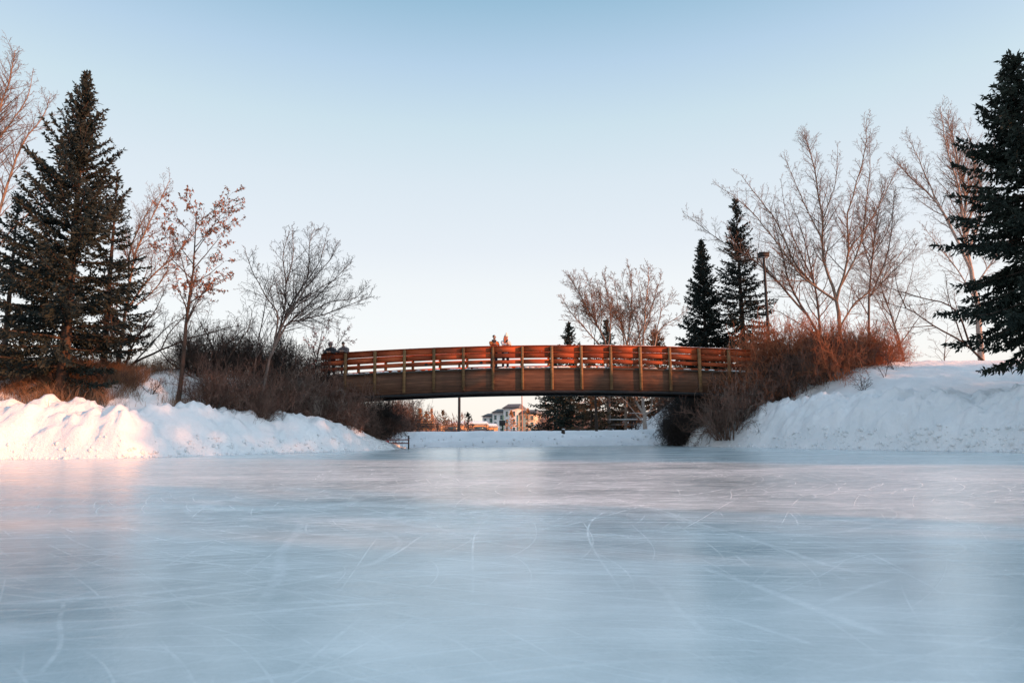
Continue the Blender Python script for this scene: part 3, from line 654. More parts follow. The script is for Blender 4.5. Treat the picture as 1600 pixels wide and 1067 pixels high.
def spruce_meshes(H, Rr, seed, z0=0.6, droop=0.0, dens=1.0, size=0.17, shape=0.9, gap=0.0, wide=0.34, bn=6, spacing=0.26, lop=None, hang=0.0, elev=0.0, lowgap=0.0):
    rs = np.random.RandomState(seed); rg = random.Random(seed)
    br = []; SP = []; SD = []; z = z0; zl = []
    while z < H*0.985: zl.append(z); z += spacing*(0.55+0.75*(1-z/H))
    for z in zl:
        t = (z-z0)/(H-z0); nb = max(3, int(bn*(1-0.35*t))); ph = rg.uniform(0, 6.28)
        for k in range(nb):
            if rg.random() < gap+lowgap*max(0, 1-t/0.45): continue
            az = ph+k*6.283/nb+rg.gauss(0, 0.25)
            L = (Rr*(1-t)**shape+0.10)*rg.uniform(0.62, 1.12)
            if t < 0.12: L *= 0.7+2.2*t
            if lop: L *= lop(az, t)
            if L < 0.15: L = 0.15
            el = R(48*t**1.3+10-22*(1-t)*(1+droop)+elev*min(1, t*3)+rg.gauss(0, 5))
            d = Vector((math.cos(az)*math.cos(el), math.sin(az)*math.cos(el), math.sin(el)))
            n = 6; p = Vector((0, 0, z+rg.uniform(-.1, .1))); pts = [p.copy()]
            for i in range(n):
                d = Vector((d.x+rg.gauss(0, .04), d.y+rg.gauss(0, .04), d.z+0.045*(i-1.2)*(1-t)+rg.gauss(0, .03))).normalized()
                p = p+d*(L/n); pts.append(p.copy())
            r0 = 0.012+0.012*L
            br.append((pts, [r0*(1-0.8*i/n) for i in range(n+1)]))
            A = np.array([tuple(q) for q in pts])
            m = max(3, int(L/0.10*dens))
            tt = np.repeat(0.10+0.90*(np.arange(m)+rs.rand(m)*0.6)/m, 2).clip(0, 0.999)
            sgn = np.tile([1, -1], m)
            f = tt*n; ii = f.astype(int); fr = (f-ii)[:, None]
            base = A[ii]*(1-fr)+A[ii+1]*fr; dr = A[ii+1]-A[ii]; dr /= np.linalg.norm(dr, axis=1, keepdims=True)
            side = np.cross(dr, [0, 0, 1.0]); side /= np.linalg.norm(side, axis=1, keepdims=True)+1e-9
            tl = (L*wide*(1-tt)**0.8*(0.45+0.55*np.minimum(1, tt*3))+0.10)*(0.7+0.6*rs.rand(2*m))
            sd = dr*0.65+side*sgn[:, None]*0.8+np.array([0, 0, -0.12-0.25*(1-t)])+rs.normal(size=(2*m, 3))*0.12
            sd[:, 2] -= hang*rs.rand(2*m)
            sd /= np.linalg.norm(sd, axis=1, keepdims=True)
            kk = np.maximum(1, (tl/0.085*dens).astype(int))
            rep = np.repeat(np.arange(2*m), kk); off = np.concatenate([np.arange(k_)+0.0 for k_ in kk])/np.repeat(kk, kk)
            P_ = base[rep]+sd[rep]*(tl[rep]*off)[:, None]
            P_[:, 2] -= 0.10*(off**2)*tl[rep]
            SP.append(P_); SD.append(sd[rep]*0.9+rs.normal(size=(len(rep), 3))*0.42)
            # sprigs on the limb itself and its tip
            q = rs.rand(m*2)**0.8*0.999; f = q*n; ii = f.astype(int); fr = (f-ii)[:, None]
            SP.append(A[ii]*(1-fr)+A[ii+1]*fr); SD.append((A[ii+1]-A[ii])/(L/n)*0.8+rs.normal(size=(len(q), 3))*0.55)
    # leader
    q = rs.rand(90)**0.7*min(1.6, H*.18); SP.append(np.stack([0*q, 0*q, H-q], 1)); dd = rs.normal(size=(90, 3))*0.8; dd[:, 2] = 1.0; SD.append(dd)
    P_ = np.vstack(SP); D_ = np.vstack(SD)
    V, F_ = kites(P_, rs, size, D_, 0.42)
    tr = fast_mesh('trunk', *(lambda a: (a[0], [a[1]]))(tubes(np.array([[(0, 0, -0.5), (0, 0, H*0.3), (0, 0, H*0.7), (0, 0, H)]], float), np.array([[0.017*H, 0.0125*H, 0.0055*H, 0.01]]), 9, None)), True)
    return tr, tubes_mesh('branches', br, 4), fast_mesh('crown', V, [F_])
def spruce(label, base, H, Rr, seed, needle='needle', bark='bark_dark', group=None, **k):
    t = thing('spruce_tree', label, 'tree', base, 0, group)
    a, b, c = spruce_meshes(H, Rr, seed, **k)
    link('trunk', a, MT[bark], t); link('branches', b, MT[bark], t); link('crown', c, MT[needle], t)
    return t
def hgt(base, px, py): return at(px, py, base.y).z-base.z

# ---- left bank trees
G1 = 'bare trees on the left bank'; G2 = 'spruces on the left bank'
b_ = spot(97, 600, 29.5)
spruce('tall dark spruce, the largest tree on the left bank', b_, hgt(b_, 143, 113), 4.5, 11, 'needle_blue', group=G2, z0=0.9, shape=0.80, size=0.18, gap=0.17, bn=7, spacing=0.35, elev=17, lowgap=.22, wide=.26,
       lop=lambda az, t: 1.0+0.25*max(0, -math.cos(az))*(1-abs(t-0.45)))
b_ = spot(2, 595, 31.5)
spruce('smaller dark spruce at the left picture edge with drooping branches', b_, hgt(b_, 30, 300), 3.1, 12, 'needle_blue', group=G2, z0=0.8, gap=0.42, bn=5, spacing=.36)
b_ = spot(160, 590, 34.0)
spruce('slim dark spruce half hidden right behind the tallest spruce', b_, hgt(b_, 185, 265), 2.7, 13, 'needle', group=G2, z0=1.2, gap=0.42, bn=5, spacing=.36)
POP = dict(ang=[32, 34, 40, 45, 0], up=[.02, .045, .035, .02, .01], n=[12, 10, 10, 7, 0], start=[0.22, .15, .12, .12, 0], ratio=[.66, .44, .44, .45, 0])
limb_tree('tall sunlit poplar at the far left edge behind the spruces', (-28, 590), 36, [([(-28, 590), (-18, 450), (-10, 340), (0, 240), (12, 192), (26, 155), (44, 96)], .22), ([(-18, 430), (0, 350), (19, 280), (39, 224), (69, 182), (79, 150)], .12),
    ([(-10, 330), (6, 250), (9, 170), (14, 98)], .10), ([(-16, 400), (10, 365), (40, 330), (72, 300)], .07), ([(0, 240), (30, 200), (55, 160), (62, 118)], .07), ([(-10, 300), (-30, 200), (-28, 110)], .10)], 21, 'bark_pale', group=G1, l2=.85)
limb_tree('pale bare tree standing behind the right side of the tallest spruce', (184, 585), 36, [([(184, 585), (188, 520), (196, 450), (205, 390), (228, 335), (252, 270)], .15), ([(190, 500), (222, 440), (256, 400), (290, 350), (300, 320)], .08),
    ([(196, 450), (190, 390), (205, 320), (222, 280)], .08), ([(192, 480), (232, 455), (262, 420), (270, 360)], .06), ([(188, 520), (165, 470), (150, 400)], .06)], 22, 'bark_pale', group=G1)
b_ = spot(279, 600, 31)
bare_tree('slender tree with rusty dried leaves left of the tangled thicket', b_, hgt(b_, 292, 292), 4.0, 23, 'bark_dark', 'twig_dark', group='trees with dried leaves', r=0.13,
          P=dict(start=[.40, .2, .15, .12, 0], ang=[42, 40, 42, 45, 0], n=[15, 9, 7, 5, 0], ratio=[.36, .5, .45, .45, 0]), leaves=(0.85, 0.10, 'dry_leaf', 0.47), name='leafy_tree')
LOW = dict(lev0=1, seg=[7, 9, 6, 4, 3], wob=[.06, .09, .12, .15, .18], up=[.03, .03, .03, .02, .02], n=[8, 11, 10, 6, 0], ratio=[.78, .40, .42, .45, 0])
limb_tree('low bare tree whose long dark stems fan out to the right', (190, 600), 32.5, [([(190, 600), (205, 570), (245, 549), (287, 531), (338, 516), (372, 507)], .10), ([(193, 592), (207, 546), (229, 517), (261, 491)], .07),
    ([(192, 590), (201, 550), (215, 516), (236, 482), (252, 440)], .08), ([(190, 594), (178, 540), (172, 480), (180, 430)], .08), ([(245, 549), (262, 520), (290, 490), (300, 470)], .04), ([(205, 570), (240, 535), (275, 505), (300, 500)], .05)], 24, 'bark_dark', 'twig_dark', group=G1)
b_ = spot(398, 632, 33.5)
bare_tree('thin upright bare tree just left of the leaning grey tree', b_, hgt(b_, 394, 385), 3.0, 25, 'bark_grey', 'twig_grey', group=G1, r=0.075,
          P=dict(n=[11, 6, 5, 4, 0], start=[.3, .15, .1, .1, 0], ang=[30, 32, 38, 40, 0], ratio=[.4, .5, .45, .5, 0]))
limb_tree('leaning grey bare tree with a fan crown, left of the bridge', (404, 642), 32.6, [([(404, 642), (413, 590), (424, 552), (445, 508), (470, 498), (520, 484), (577, 461)], .115), ([(426, 548), (449, 496), (490, 460), (543, 430)], .07),
    ([(430, 540), (448, 480), (467, 443), (490, 400), (497, 358)], .07), ([(428, 545), (441, 488), (443, 442), (436, 395), (446, 350)], .075), ([(426, 550), (436, 494), (422, 470), (404, 430), (397, 402)], .06),
    ([(440, 518), (457, 470), (475, 422), (472, 370), (479, 343)], .06), ([(446, 508), (482, 473), (522, 433), (549, 406)], .055), ([(449, 496), (478, 445), (512, 400), (520, 375)], .05), ([(443, 442), (458, 400), (462, 358)], .04), ([(470, 498), (510, 470), (548, 462), (566, 440)], .04)],
    26, 'bark_grey', 'twig_grey', group=G1, spread=.4, n2=4.0, l2=1.15)
b_ = spot(330, 610, 33)
bare_tree('dark crooked bare tree rising from the left of the thicket', b_, hgt(b_, 350, 455), 5.0, 27, 'bark_dark', 'twig_dark', P=dict(LOW, wob=[.1, .2, .22, .25, .25], n=[8, 12, 9, 5, 0]), group=G1,
          stems=[((.5, 0, 1), 3.2, .08, (0, 0)), ((-.6, .1, 1), 3.0, .07, (0, 0)), ((0, .2, 1), 3.2, .08, (0, 0)), ((1.2, 0, .8), 3.2, .07, (0, 0)), ((-1.1, 0, .8), 2.8, .07, (0, 0))])
b_ = spot(492, 560, 40)
bare_tree('small tree dotted with red berries behind the left bridge end', b_, hgt(b_, 500, 488), 4.6, 28, 'bark_dark', 'twig_dark', P=LOW, group='trees with dried leaves',
          stems=[((.5, 0, 1), 3.2, .07, (0, 0)), ((-.6, .1, 1), 3.0, .07, (0, 0)), ((0, .2, 1), 3.2, .07, (0, 0)), ((.2, -.5, 1), 3, .06, (0, 0))], leaves=(0.4, 0.09, 'berry', 0.3), name='berry_tree')

# ---- right bank trees
G3 = 'bare trees on the right bank'; G4 = 'spruces on the right bank'
b_ = spot(1640, 590, 25.5)
spruce('huge dark spruce cut by the right picture edge', b_, hgt(b_, 1592, 88), 4.1, 31, 'needle', group=G4, z0=2.6, gap=.28, shape=0.70, size=0.20, bn=8, droop=0.5, hang=0.7, spacing=0.30, dens=1.1, wide=0.24)
b_ = spot(1104, 560, 47)
spruce('dark narrow spruce right of the bridge, shorter of the pair', b_, hgt(b_, 1100, 374), 3.2, 32, 'needle_blue', group=G4, size=0.20, z0=0.3, shape=0.85)
b_ = spot(1163, 560, 45)
spruce('slender spruce between the lamp post and the shorter spruce', b_, hgt(b_, 1157, 310), 3.0, 33, 'needle_blue', group=G4, size=0.18, z0=0.5, gap=0.2, dens=0.85, shape=0.8)
VASE = dict(lev0=1, seg=[7, 10, 7, 5, 3], wob=[.05, .045, .07, .11, .15], up=[.03, .005, .03, .02, .01], n=[8, 10, 8, 7, 0], ratio=[.78, .50, .46, .44, 0], start=[.2, .28, .15, .12, 0], ang=[30, 32, 38, 42, 0])
limb_tree('wide sunlit bare tree with ascending limbs behind the red thicket', (1317, 562), 42, [([(1317, 562), (1312, 505), (1305, 457), (1288, 404), (1284, 330), (1268, 246), (1260, 214)], .20), ([(1314, 510), (1338, 472), (1380, 438), (1449, 352)], .09),
    ([(1308, 480), (1275, 450), (1248, 405), (1227, 335), (1203, 290), (1182, 248)], .12), ([(1290, 462), (1254, 431), (1213, 368), (1172, 312), (1128, 275)], .10), ([(1306, 462), (1318, 400), (1310, 340), (1322, 270), (1316, 218)], .11),
    ([(1308, 450), (1335, 390), (1340, 310), (1333, 225)], .09), ([(1286, 380), (1262, 330), (1240, 280), (1225, 240)], .06), ([(1318, 400), (1350, 350), (1370, 300), (1385, 270)], .06), ([(1284, 340), (1300, 290), (1298, 235)], .05)],
    34, 'bark_pale', 'twig_pink', group=G3, spread=.3)
limb_tree('dark trunked bare tree with long limbs reaching left over the spruces', (1283, 562), 43.5, [([(1283, 562), (1278, 522), (1256, 484), (1232, 438), (1222, 390), (1205, 330)], .17), ([(1262, 495), (1201, 417), (1143, 372), (1080, 314)], .10),
    ([(1290, 545), (1289, 490), (1283, 420), (1275, 350), (1262, 285)], .13), ([(1258, 486), (1225, 455), (1190, 420), (1150, 400), (1120, 360)], .07), ([(1280, 530), (1250, 510), (1215, 490), (1180, 482)], .06), ([(1284, 430), (1262, 380), (1244, 330), (1240, 260)], .07)],
    35, 'bark_grey', 'twig_pink', group=G3, spread=.3)
limb_tree('straight bare tree with one upright trunk right of the red thicket', (1356, 560), 44, [([(1356, 560), (1357, 480), (1361, 400), (1368, 340), (1380, 285)], .13), ([(1358, 478), (1385, 440), (1420, 402), (1442, 375)], .06), ([(1360, 430), (1346, 380), (1336, 318)], .06),
    ([(1360, 455), (1388, 392), (1400, 330), (1405, 292)], .07), ([(1358, 490), (1335, 455), (1310, 420)], .05), ([(1361, 410), (1385, 360), (1392, 310)], .05)], 36, 'bark_grey', 'twig_pink', group=G3)
limb_tree('tall pale barked poplar left of the huge edge spruce', (1535, 588), 42, [([(1535, 588), (1531, 500), (1522, 430), (1511, 372), (1513, 300), (1500, 232), (1486, 180)], .27), ([(1522, 425), (1470, 322), (1428, 282), (1394, 244)], .13),
    ([(1513, 380), (1490, 300), (1461, 246), (1438, 190)], .13), ([(1514, 380), (1530, 300), (1532, 235), (1521, 184)], .12), ([(1518, 405), (1550, 320), (1562, 250), (1556, 198)], .12), ([(1512, 310), (1485, 240), (1464, 182)], .07),
    ([(1528, 470), (1490, 420), (1450, 385), (1425, 360)], .06), ([(1470, 322), (1440, 250), (1418, 205)], .06), ([(1530, 300), (1548, 240), (1545, 190)], .06), ([(1526, 450), (1560, 400), (1590, 360)], .08)], 37, 'bark_white', 'twig_pink', group=G3, spread=.3)
limb_tree('low leaning bare tree reaching left under the pale poplar', (1548, 588), 38, [([(1548, 588), (1512, 540), (1460, 508), (1424, 484), (1370, 467)], .10), ([(1520, 550), (1497, 484), (1444, 462), (1391, 441), (1350, 405)], .07), ([(1460, 508), (1420, 512), (1375, 520)], .035), ([(1512, 540), (1480, 470), (1470, 430)], .05),
    ([(1424, 484), (1400, 450), (1385, 410)], .04)], 38, 'bark_dark', 'twig_dark', group=G3, n2=1.2)
b_ = spot(1475, 572, 50)
bare_tree('small thin bare tree alone on the right snow crest', b_, hgt(b_, 1475, 480), 3.6, 39, 'bark_grey', 'twig_pink', group=G3, r=0.07, P=dict(n=[9, 6, 5, 4, 0], ratio=[.5, .5, .45, .5, 0]))
b_ = spot(1420, 575, 58)
bare_tree('faint far bare tree between the straight tree and pale poplar', b_, hgt(b_, 1420, 330), 9, 40, 'bark_grey', 'twig_pink', group=G3, r=0.16, P=POP)
b_ = spot(1235, 560, 50)
bare_tree('leafless dark scrubby tree behind the lamp post', b_, hgt(b_, 1235, 470), 6, 41, 'bark_dark', 'twig_dark', group=G3, P=dict(LOW, n=[8, 13, 9, 6, 0]),
          stems=[((.5, 0, 1), 3.4, .07, (0, 0)), ((-.6, .1, 1), 3.2, .07, (0, 0)), ((0, .2, 1), 3.4, .07, (0, 0)), ((1, -.5, 1), 3, .06, (0, 0)), ((-1, -.5, 1), 3, .06, (0, 0))])

# ---- trees beyond the bridge
G5 = 'trees beyond the bridge'; G6 = 'bare trees beyond the bridge'
limb_tree('white barked forked tree seen below the bridge near the picnic table', (1008, 677), 56, [([(1008, 677), (1008, 650), (1003, 600), (1004, 537), (1009, 474), (1012, 420)], .27), ([(1008, 652), (996, 632), (990, 600), (986, 560), (982, 500), (973, 424)], .15),
    ([(1009, 650), (1019, 640), (1021, 600), (1022, 550), (1035, 481), (1053, 464)], .12), ([(1000, 655), (990, 645), (978, 628), (966, 615), (950, 590)], .07), ([(1004, 560), (997, 500), (981, 474), (962, 436)], .10), ([(1020, 560), (1028, 519), (1056, 498), (1072, 484)], .09),
    ([(1005, 530), (1020, 480), (1030, 440)], .07), ([(990, 590), (960, 560), (950, 540)], .06), ([(984, 520), (1000, 470), (992, 425)], .06)], 51, 'bark_white', 'twig_pink', group=G6, rmin=.010, spread=.2)
limb_tree('bare tree with ascending limbs above the bridge, left of its group', (952, 675), 62, [([(952, 675), (951, 600), (947, 537), (934, 507), (921, 484), (903, 452), (891, 428)], .20), ([(945, 535), (926, 492), (924, 455), (911, 426)], .10), ([(948, 550), (911, 509), (891, 487), (876, 462)], .10),
    ([(950, 560), (955, 500), (948, 450), (944, 425)], .10), ([(934, 507), (912, 490), (895, 482)], .05), ([(940, 520), (940, 470), (932, 430)], .07)], 52, 'bark_grey', 'twig_pink', group=G6, rmin=.010, spread=.2)
limb_tree('bare tree behind the bridge with its crown centred between two others', (978, 675), 66, [([(978, 675), (979, 600), (975, 537), (970, 504), (952, 481), (928, 455)], .18), ([(977, 560), (984, 500), (988, 450), (982, 412)], .12), ([(976, 540), (965, 480), (958, 430)], .10), ([(978, 570), (1000, 520), (1020, 470), (1032, 430)], .10)],
    53, 'bark_pale', 'twig_pink', group=G6, rmin=.010, spread=.2)
for i, (px, d, top, rad, sd, nd, lab, gp) in enumerate([
        (892, 64, 507, 2.9, 61, 'needle', 'spruce whose pointed top pokes just above the bridge rail', .0),
        (952, 72, 500, 3.0, 62, 'needle', 'dark spruce behind the picnic table, left of the forked tree', .1),
        (1030, 66, 520, 3.6, 63, 'needle_brown', 'brownish spruce right behind the white forked tree', .1),
        (868, 70, 560, 3.2, 64, 'needle', 'leftmost dark spruce of the group below the bridge', .0),
        (925, 60, 560, 2.6, 65, 'needle_brown', 'brownish spruce next to the thin dark trunk below the bridge', .1),
        (985, 74, 540, 3.2, 66, 'needle_brown', 'brown tinged spruce behind the middle of the picnic area', .1),
        (1075, 60, 560, 3.2, 67, 'needle', 'dark spruce at the right end of the far bank', .0)]):
    b_ = spot(px, 672, d); spruce(lab, b_, hgt(b_, px, top), rad, sd, nd, group='spruces beyond the bridge', size=0.26, dens=0.6, z0=0.35, spacing=0.36, gap=gp, shape=.7)
b_ = spot(645, 672, 58)
bare_tree('thin leafless tree at the left end of the far bank', b_, hgt(b_, 648, 598), 3.4, 71, 'bark_dark', 'twig_dark', group=G6, r=.07, P=dict(n=[11, 7, 5, 4, 0], start=[.15, .15, .1, .1, 0], ratio=[.42, .5, .45, .5, 0]), rmin=.012)
for i, (px, d, top, rad, sd, nd, lab) in enumerate([
        (656, 75, 640, 1.3, 72, 'larch', 'orange sunlit larch, broadest of the cluster left of the lamp mast'),
        (666, 80, 645, 1.1, 73, 'larch', 'orange sunlit larch beside the dark bench'),
        (674, 90, 640, 1.0, 74, 'larch', 'orange sunlit larch with a thin spire top'),
        (692, 130, 642, 3.0, 75, 'needle_brown', 'round topped brown conifer far off left of the lamp mast'),
        (731, 80, 646, 1.5, 76, 'needle', 'small green spruce standing right of the tall lamp mast'),
        (825, 85, 640, 1.5, 77, 'larch', 'orange sunlit young larch in front of the apartment building'),
        (799, 120, 643, 1.8, 78, 'larch', 'orange larch at the left corner of the lit apartment front')]):
    b_ = spot(px, 670, d)
    t = spruce(lab, b_, hgt(b_, px, top), rad, sd, nd, group='small conifers beyond the bridge', size=0.30 if d > 100 else 0.22, dens=0.35, z0=0.2, spacing=0.32, gap=.25, bn=5)
    if nd == 'larch': t.name = 'larch_tree'
for px, d, top, sd, lab in [(682, 62, 634, 81, 'thin bare sapling in the snow left of the tall lamp mast'), (651, 85, 618, 82, 'tall spindly sunlit tree left of the orange larches'), (662, 88, 624, 83, 'tall spindly sunlit tree rising between the orange larches')]:
    b_ = spot(px, 674, d); bare_tree(lab, b_, hgt(b_, px, top), 0.9, sd, 'bark_pale', 'twig_pink', group='saplings beyond the bridge', r=.05, name='bare_sapling', P=dict(max=2, n=[12, 4, 0, 0, 0], ratio=[.16, .5, .4, .4, 0], start=[.2, .1, 0, 0, 0]))

# ------------------------------------------------------------------ shrubs
def shrub_proto(seed, H, wid, nst, mt_, kids=(7, 4), r=0.016, arch=-0.06, spread=1.0):
    rg = random.Random(seed); out = [[] for _ in range(6)]
    pr = dict(DEC); pr.update(seg=[6, 6, 4, 3, 3], wob=[.1, .2, .27, .3, .2], up=[0, arch, arch*0.3, .02, 0], n=[0, kids[0], kids[1], 0, 0], start=[0, .15, .1, 0, 0],
                              ang=[30, 38, 48, 40, 0], ratio=[.5, .48, .5, .5, 0], ref=[1, 1.2, .6, .5, 1], rmin=.004, rr=[.5, .55, .6, .5, 0], max=3, tip=.45)
    for k in range(nst):
        a = rg.uniform(0, 6.28); q = rg.random()**0.6*spread
        off = Vector((math.cos(a)*q*wid*0.25, math.sin(a)*q*wid*0.25, -0.25))
        grow(out, off, Vector((math.cos(a)*q*0.85, math.sin(a)*q*0.85, 1)).normalized(), H*rg.uniform(.7, 1.15), r*rg.uniform(.7, 1.3), 1, pr, rg)
    allp = np.array([tuple(p) for l in out for pts, _ in l for p in pts])
    s = H/np.percentile(allp[:, 2], 99); sxy = wid/(np.percentile(allp[:, 0], 99)-np.percentile(allp[:, 0], 1))
    t = thing('shrub', 'x', 'shrub')
    link('stems', tubes_mesh('stems', out[1], 4, (sxy, sxy, s)), MT[mt_], t)
    link('twigs', tubes_mesh('twigs', out[2]+out[3], 3, (sxy, sxy, s), 1, .0065), MT[mt_], t)
    return t
GL = 'tangled leafless shrubs of the left thicket'; GR = 'tangled leafless shrubs of the right thicket'
protos = {}
def put_shrub(kind, px, py, d, sc_, rz, label, group, szf=1.0, sink=0.0):
    p = at(px, py, d); loc = Vector((p.x, d, tz(p.x, d)-sink))
    if kind not in protos:
        a = dict(brown=(101, 2.4, 3.2, 80, 'shrub_brown'), brown2=(102, 2.2, 3.2, 80, 'shrub_brown'), grey=(103, 1.8, 3.4, 60, 'shrub_grey'),
                 red=(104, 2.3, 3.0, 90, 'shrub_red'), red2=(105, 2.0, 3.0, 85, 'shrub_red'), black=(106, 2.4, 3.4, 150, 'shrub_black'))[kind]
        t = shrub_proto(*a); protos[kind] = t; t.location = loc; t.rotation_euler = (0, 0, rz); t.scale = (sc_, sc_, sc_*szf); t['label'] = label
    else:
        t = copy_tree(protos[kind], loc, rz, (sc_, sc_, sc_*szf), label)
    t['group'] = group
    return t
for i, (k, px, py, d, s, lab) in enumerate([
    ('black', 305, 605, 33.4, 0.9, 'dark low shrub at the left end of the left thicket'),
    ('brown', 330, 620, 31.8, 0.95, 'brown shrub beside the thin upright tree, on its left'),
    ('brown2', 375, 628, 32.2, 1.0, 'brown shrub around the foot of the thin upright tree'),
    ('black', 365, 612, 34.6, 1.0, 'dark shrub behind the thin upright tree'),
    ('brown', 408, 640, 31.9, 0.62, 'small brown shrub at the foot of the leaning grey tree'),
    ('brown', 425, 635, 33.8, 1.1, 'brown shrub right of the leaning grey tree trunk'),
    ('black', 425, 622, 36.0, 1.08, 'dark shrub behind the leaning grey tree'),
    ('brown2', 465, 640, 35.6, 1.1, 'large brown shrub in the middle of the left thicket'),
    ('grey', 500, 600, 36.4, 1.15, 'grey arching shrub hanging before the left bridge end'),
    ('grey', 450, 600, 35.4, 1.0, 'grey twiggy shrub above the middle of the left thicket'),
    ('brown', 508, 650, 36.6, 1.1, 'brown shrub at the snow edge below the left bridge end'),
    ('brown2', 545, 655, 37.0, 1.12, 'brown shrub below the second bridge post from the left'),
    ('grey', 535, 640, 37.1, 0.78, 'grey tipped shrub below the left end of the bridge beam'),
    ('brown', 572, 662, 38.6, 0.72, 'low brown shrub touching the underside of the bridge on the left'),
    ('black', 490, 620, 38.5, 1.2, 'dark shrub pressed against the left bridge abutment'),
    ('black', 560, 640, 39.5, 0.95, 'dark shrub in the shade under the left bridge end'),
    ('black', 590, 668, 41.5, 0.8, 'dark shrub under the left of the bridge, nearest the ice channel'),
    ('black', 585, 650, 43.0, 1.15, 'tall dark shrub beyond the bridge on the left side'),
    ('brown', 618, 668, 49.0, 0.9, 'brown shrub beyond the bridge at the left end of the far bank'),
    ('black', 625, 665, 53.0, 1.2, 'dark shrub at the far bank behind the small red barrier')]):
    put_shrub(k, px, py, d, s, i*1.7, lab, GL)
for i, (k, px, py, d, s, lab) in enumerate([
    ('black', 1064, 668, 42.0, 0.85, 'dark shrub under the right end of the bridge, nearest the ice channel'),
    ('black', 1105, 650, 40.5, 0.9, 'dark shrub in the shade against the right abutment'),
    ('black', 1085, 640, 45.0, 1.35, 'dark shrub beyond the bridge on the right side'),
    ('black', 1068, 660, 47.5, 1.05, 'dark shrub on the far bank, a little right of the forked tree'),
    ('black', 1112, 640, 43.5, 1.3, 'tall dark shrub behind the right bridge abutment'),
    ('brown', 1080, 655, 49.0, 1.4, 'brown shrub beyond the bridge at the right end of the far bank'),
    ('grey', 1132, 650, 38.0, 0.85, 'grey tangled shrub in front of the right bridge end'),
    ('grey', 1168, 645, 36.9, 1.05, 'grey tangled shrub at the snow edge right of the bridge'),
    ('black', 1150, 640, 38.6, 1.0, 'dark shrub behind the grey tangle by the right bridge end'),
    ('brown', 1137, 640, 36.9, 1.28, 'tall brown shrub that hides the right end of the bridge beam'),
    ('red', 1172, 590, 38.0, 1.25, 'reddish shrub with lit tips just right of the bridge rail'),
    ('brown', 1205, 625, 37.2, 1.0, 'brown shrub below the lamp post at the snow edge'),
    ('red', 1200, 570, 39.0, 1.4, 'reddish shrub at the foot of the lamp post'),
    ('brown2', 1245, 615, 36.4, 0.95, 'brown shrub at the snow edge in the middle of the right thicket'),
    ('red2', 1235, 560, 38.5, 1.38, 'reddish shrub in the upper middle of the right thicket'),
    ('brown', 1285, 615, 35.8, 0.88, 'brown shrub directly behind the highest snow lump'),
    ('black', 1225, 620, 37.8, 0.85, 'low dark shrub inside the right thicket below the lamp post'),
    ('black', 1295, 610, 36.8, 0.8, 'low dark shrub inside the right thicket under the wide sunlit tree'),
    ('red', 1275, 565, 37.5, 1.22, 'reddish shrub in front of the dark trunked bare tree'),
    ('red2', 1310, 600, 35.2, 1.1, 'reddish shrub in front of the wide sunlit tree'),
    ('red2', 1335, 570, 36.5, 1.15, 'reddish shrub before the straight bare tree'),
    ('brown2', 1335, 610, 35.4, 0.75, 'low brown shrub at the snow edge right of the highest lump'),
    ('red', 1370, 580, 35.6, 0.95, 'reddish shrub near the right end of the right thicket'),
    ('red2', 1385, 570, 37.5, 0.85, 'small reddish shrub at the right end of the thicket on the crest')]):
    put_shrub(k, px, py, d, s, i*1.3+.5, lab, GR)
# small leafless seedlings in the snow in front of the left thicket
G7 = 'thin leafless seedlings poking from the left snow'
def seedling(seed, label, loc, H, mt_='twig_dark'):
    rg = random.Random(seed); out = [[] for _ in range(6)]
    pr = dict(DEC); pr.update(n=[0, 6, 4, 0, 0], max=3, ref=[1, .6, .3, 1, 1], rmin=.004, seg=[5, 5, 4, 3, 2], wob=[.1, .13, .2, .2, .2], ang=[30, 38, 42, 40, 0])
    for k in range(rg.randint(2, 5)):
        a = rg.uniform(0, 6.28); grow(out, Vector((0, 0, -.15)), Vector((math.cos(a)*.45, math.sin(a)*.45, 1)).normalized(), H*rg.uniform(.7, 1.25), .022, 1, pr, rg)
    t = thing('seedling', label, 'shrub', loc, 0, G7)
    link('stems', tubes_mesh('stems', out[1]+out[2]+out[3], 4, (1, 1, 1), 1, .006), MT[mt_], t); return t
for i, (px, py, d, H, lab) in enumerate([(30, 625, 27.2, 1.1, 'leftmost bare seedling before the dry grass'), (52, 625, 27.6, 1.2, 'dark bare seedling at the left of the dry grass'), (95, 630, 27.6, 1.3, 'bare seedling in the snow below the big spruce trunk'),
    (112, 632, 27.8, 1.3, 'forked bare seedling just right of the big spruce trunk'), (132, 635, 28.4, 1.6, 'tallest bare seedling in front of the dry grass'), (150, 634, 28.2, 1.0, 'bare seedling before the slim hidden spruce'),
    (176, 636, 28.3, 1.1, 'bare seedling in front of the right end of the dry grass'), (208, 640, 28.4, 0.9, 'small bare seedling standing alone in open snow'), (234, 640, 28.6, 0.8, 'tiny bare seedling left of the rusty leaved tree'),
    (318, 636, 29.5, 1.1, 'pale stemmed seedling left of the thicket at the snow edge'), (330, 640, 29.6, 1.2, 'bare seedling at the left foot of the thicket'), (352, 642, 29.8, 1.1, 'bare seedling below the thicket next to the thin upright tree')]):
    d += 2.0 if i < 9 else 2.5; p = at(px, py, d); seedling(200+i, lab, (p.x, d, tz(p.x, d)), H)
p = at(1400, 600, 33); 
# sparse low twigs at the right end of the red thicket
for i, (px, py, d, H, lab) in enumerate([(1385, 625, 33, .8, 'low sprawling twigs at the lower right end of the red thicket'), (1400, 605, 34, .9, 'low sprawling twigs right of the red thicket'), (1350, 628, 32.5, .8, 'low dark twigs on the snow beneath the red thicket')]):
    p = at(px, py, d); o = seedling(240+i, lab, (p.x, d, tz(p.x, d)), H*1.2); o['group'] = 'low twigs right of the red thicket'

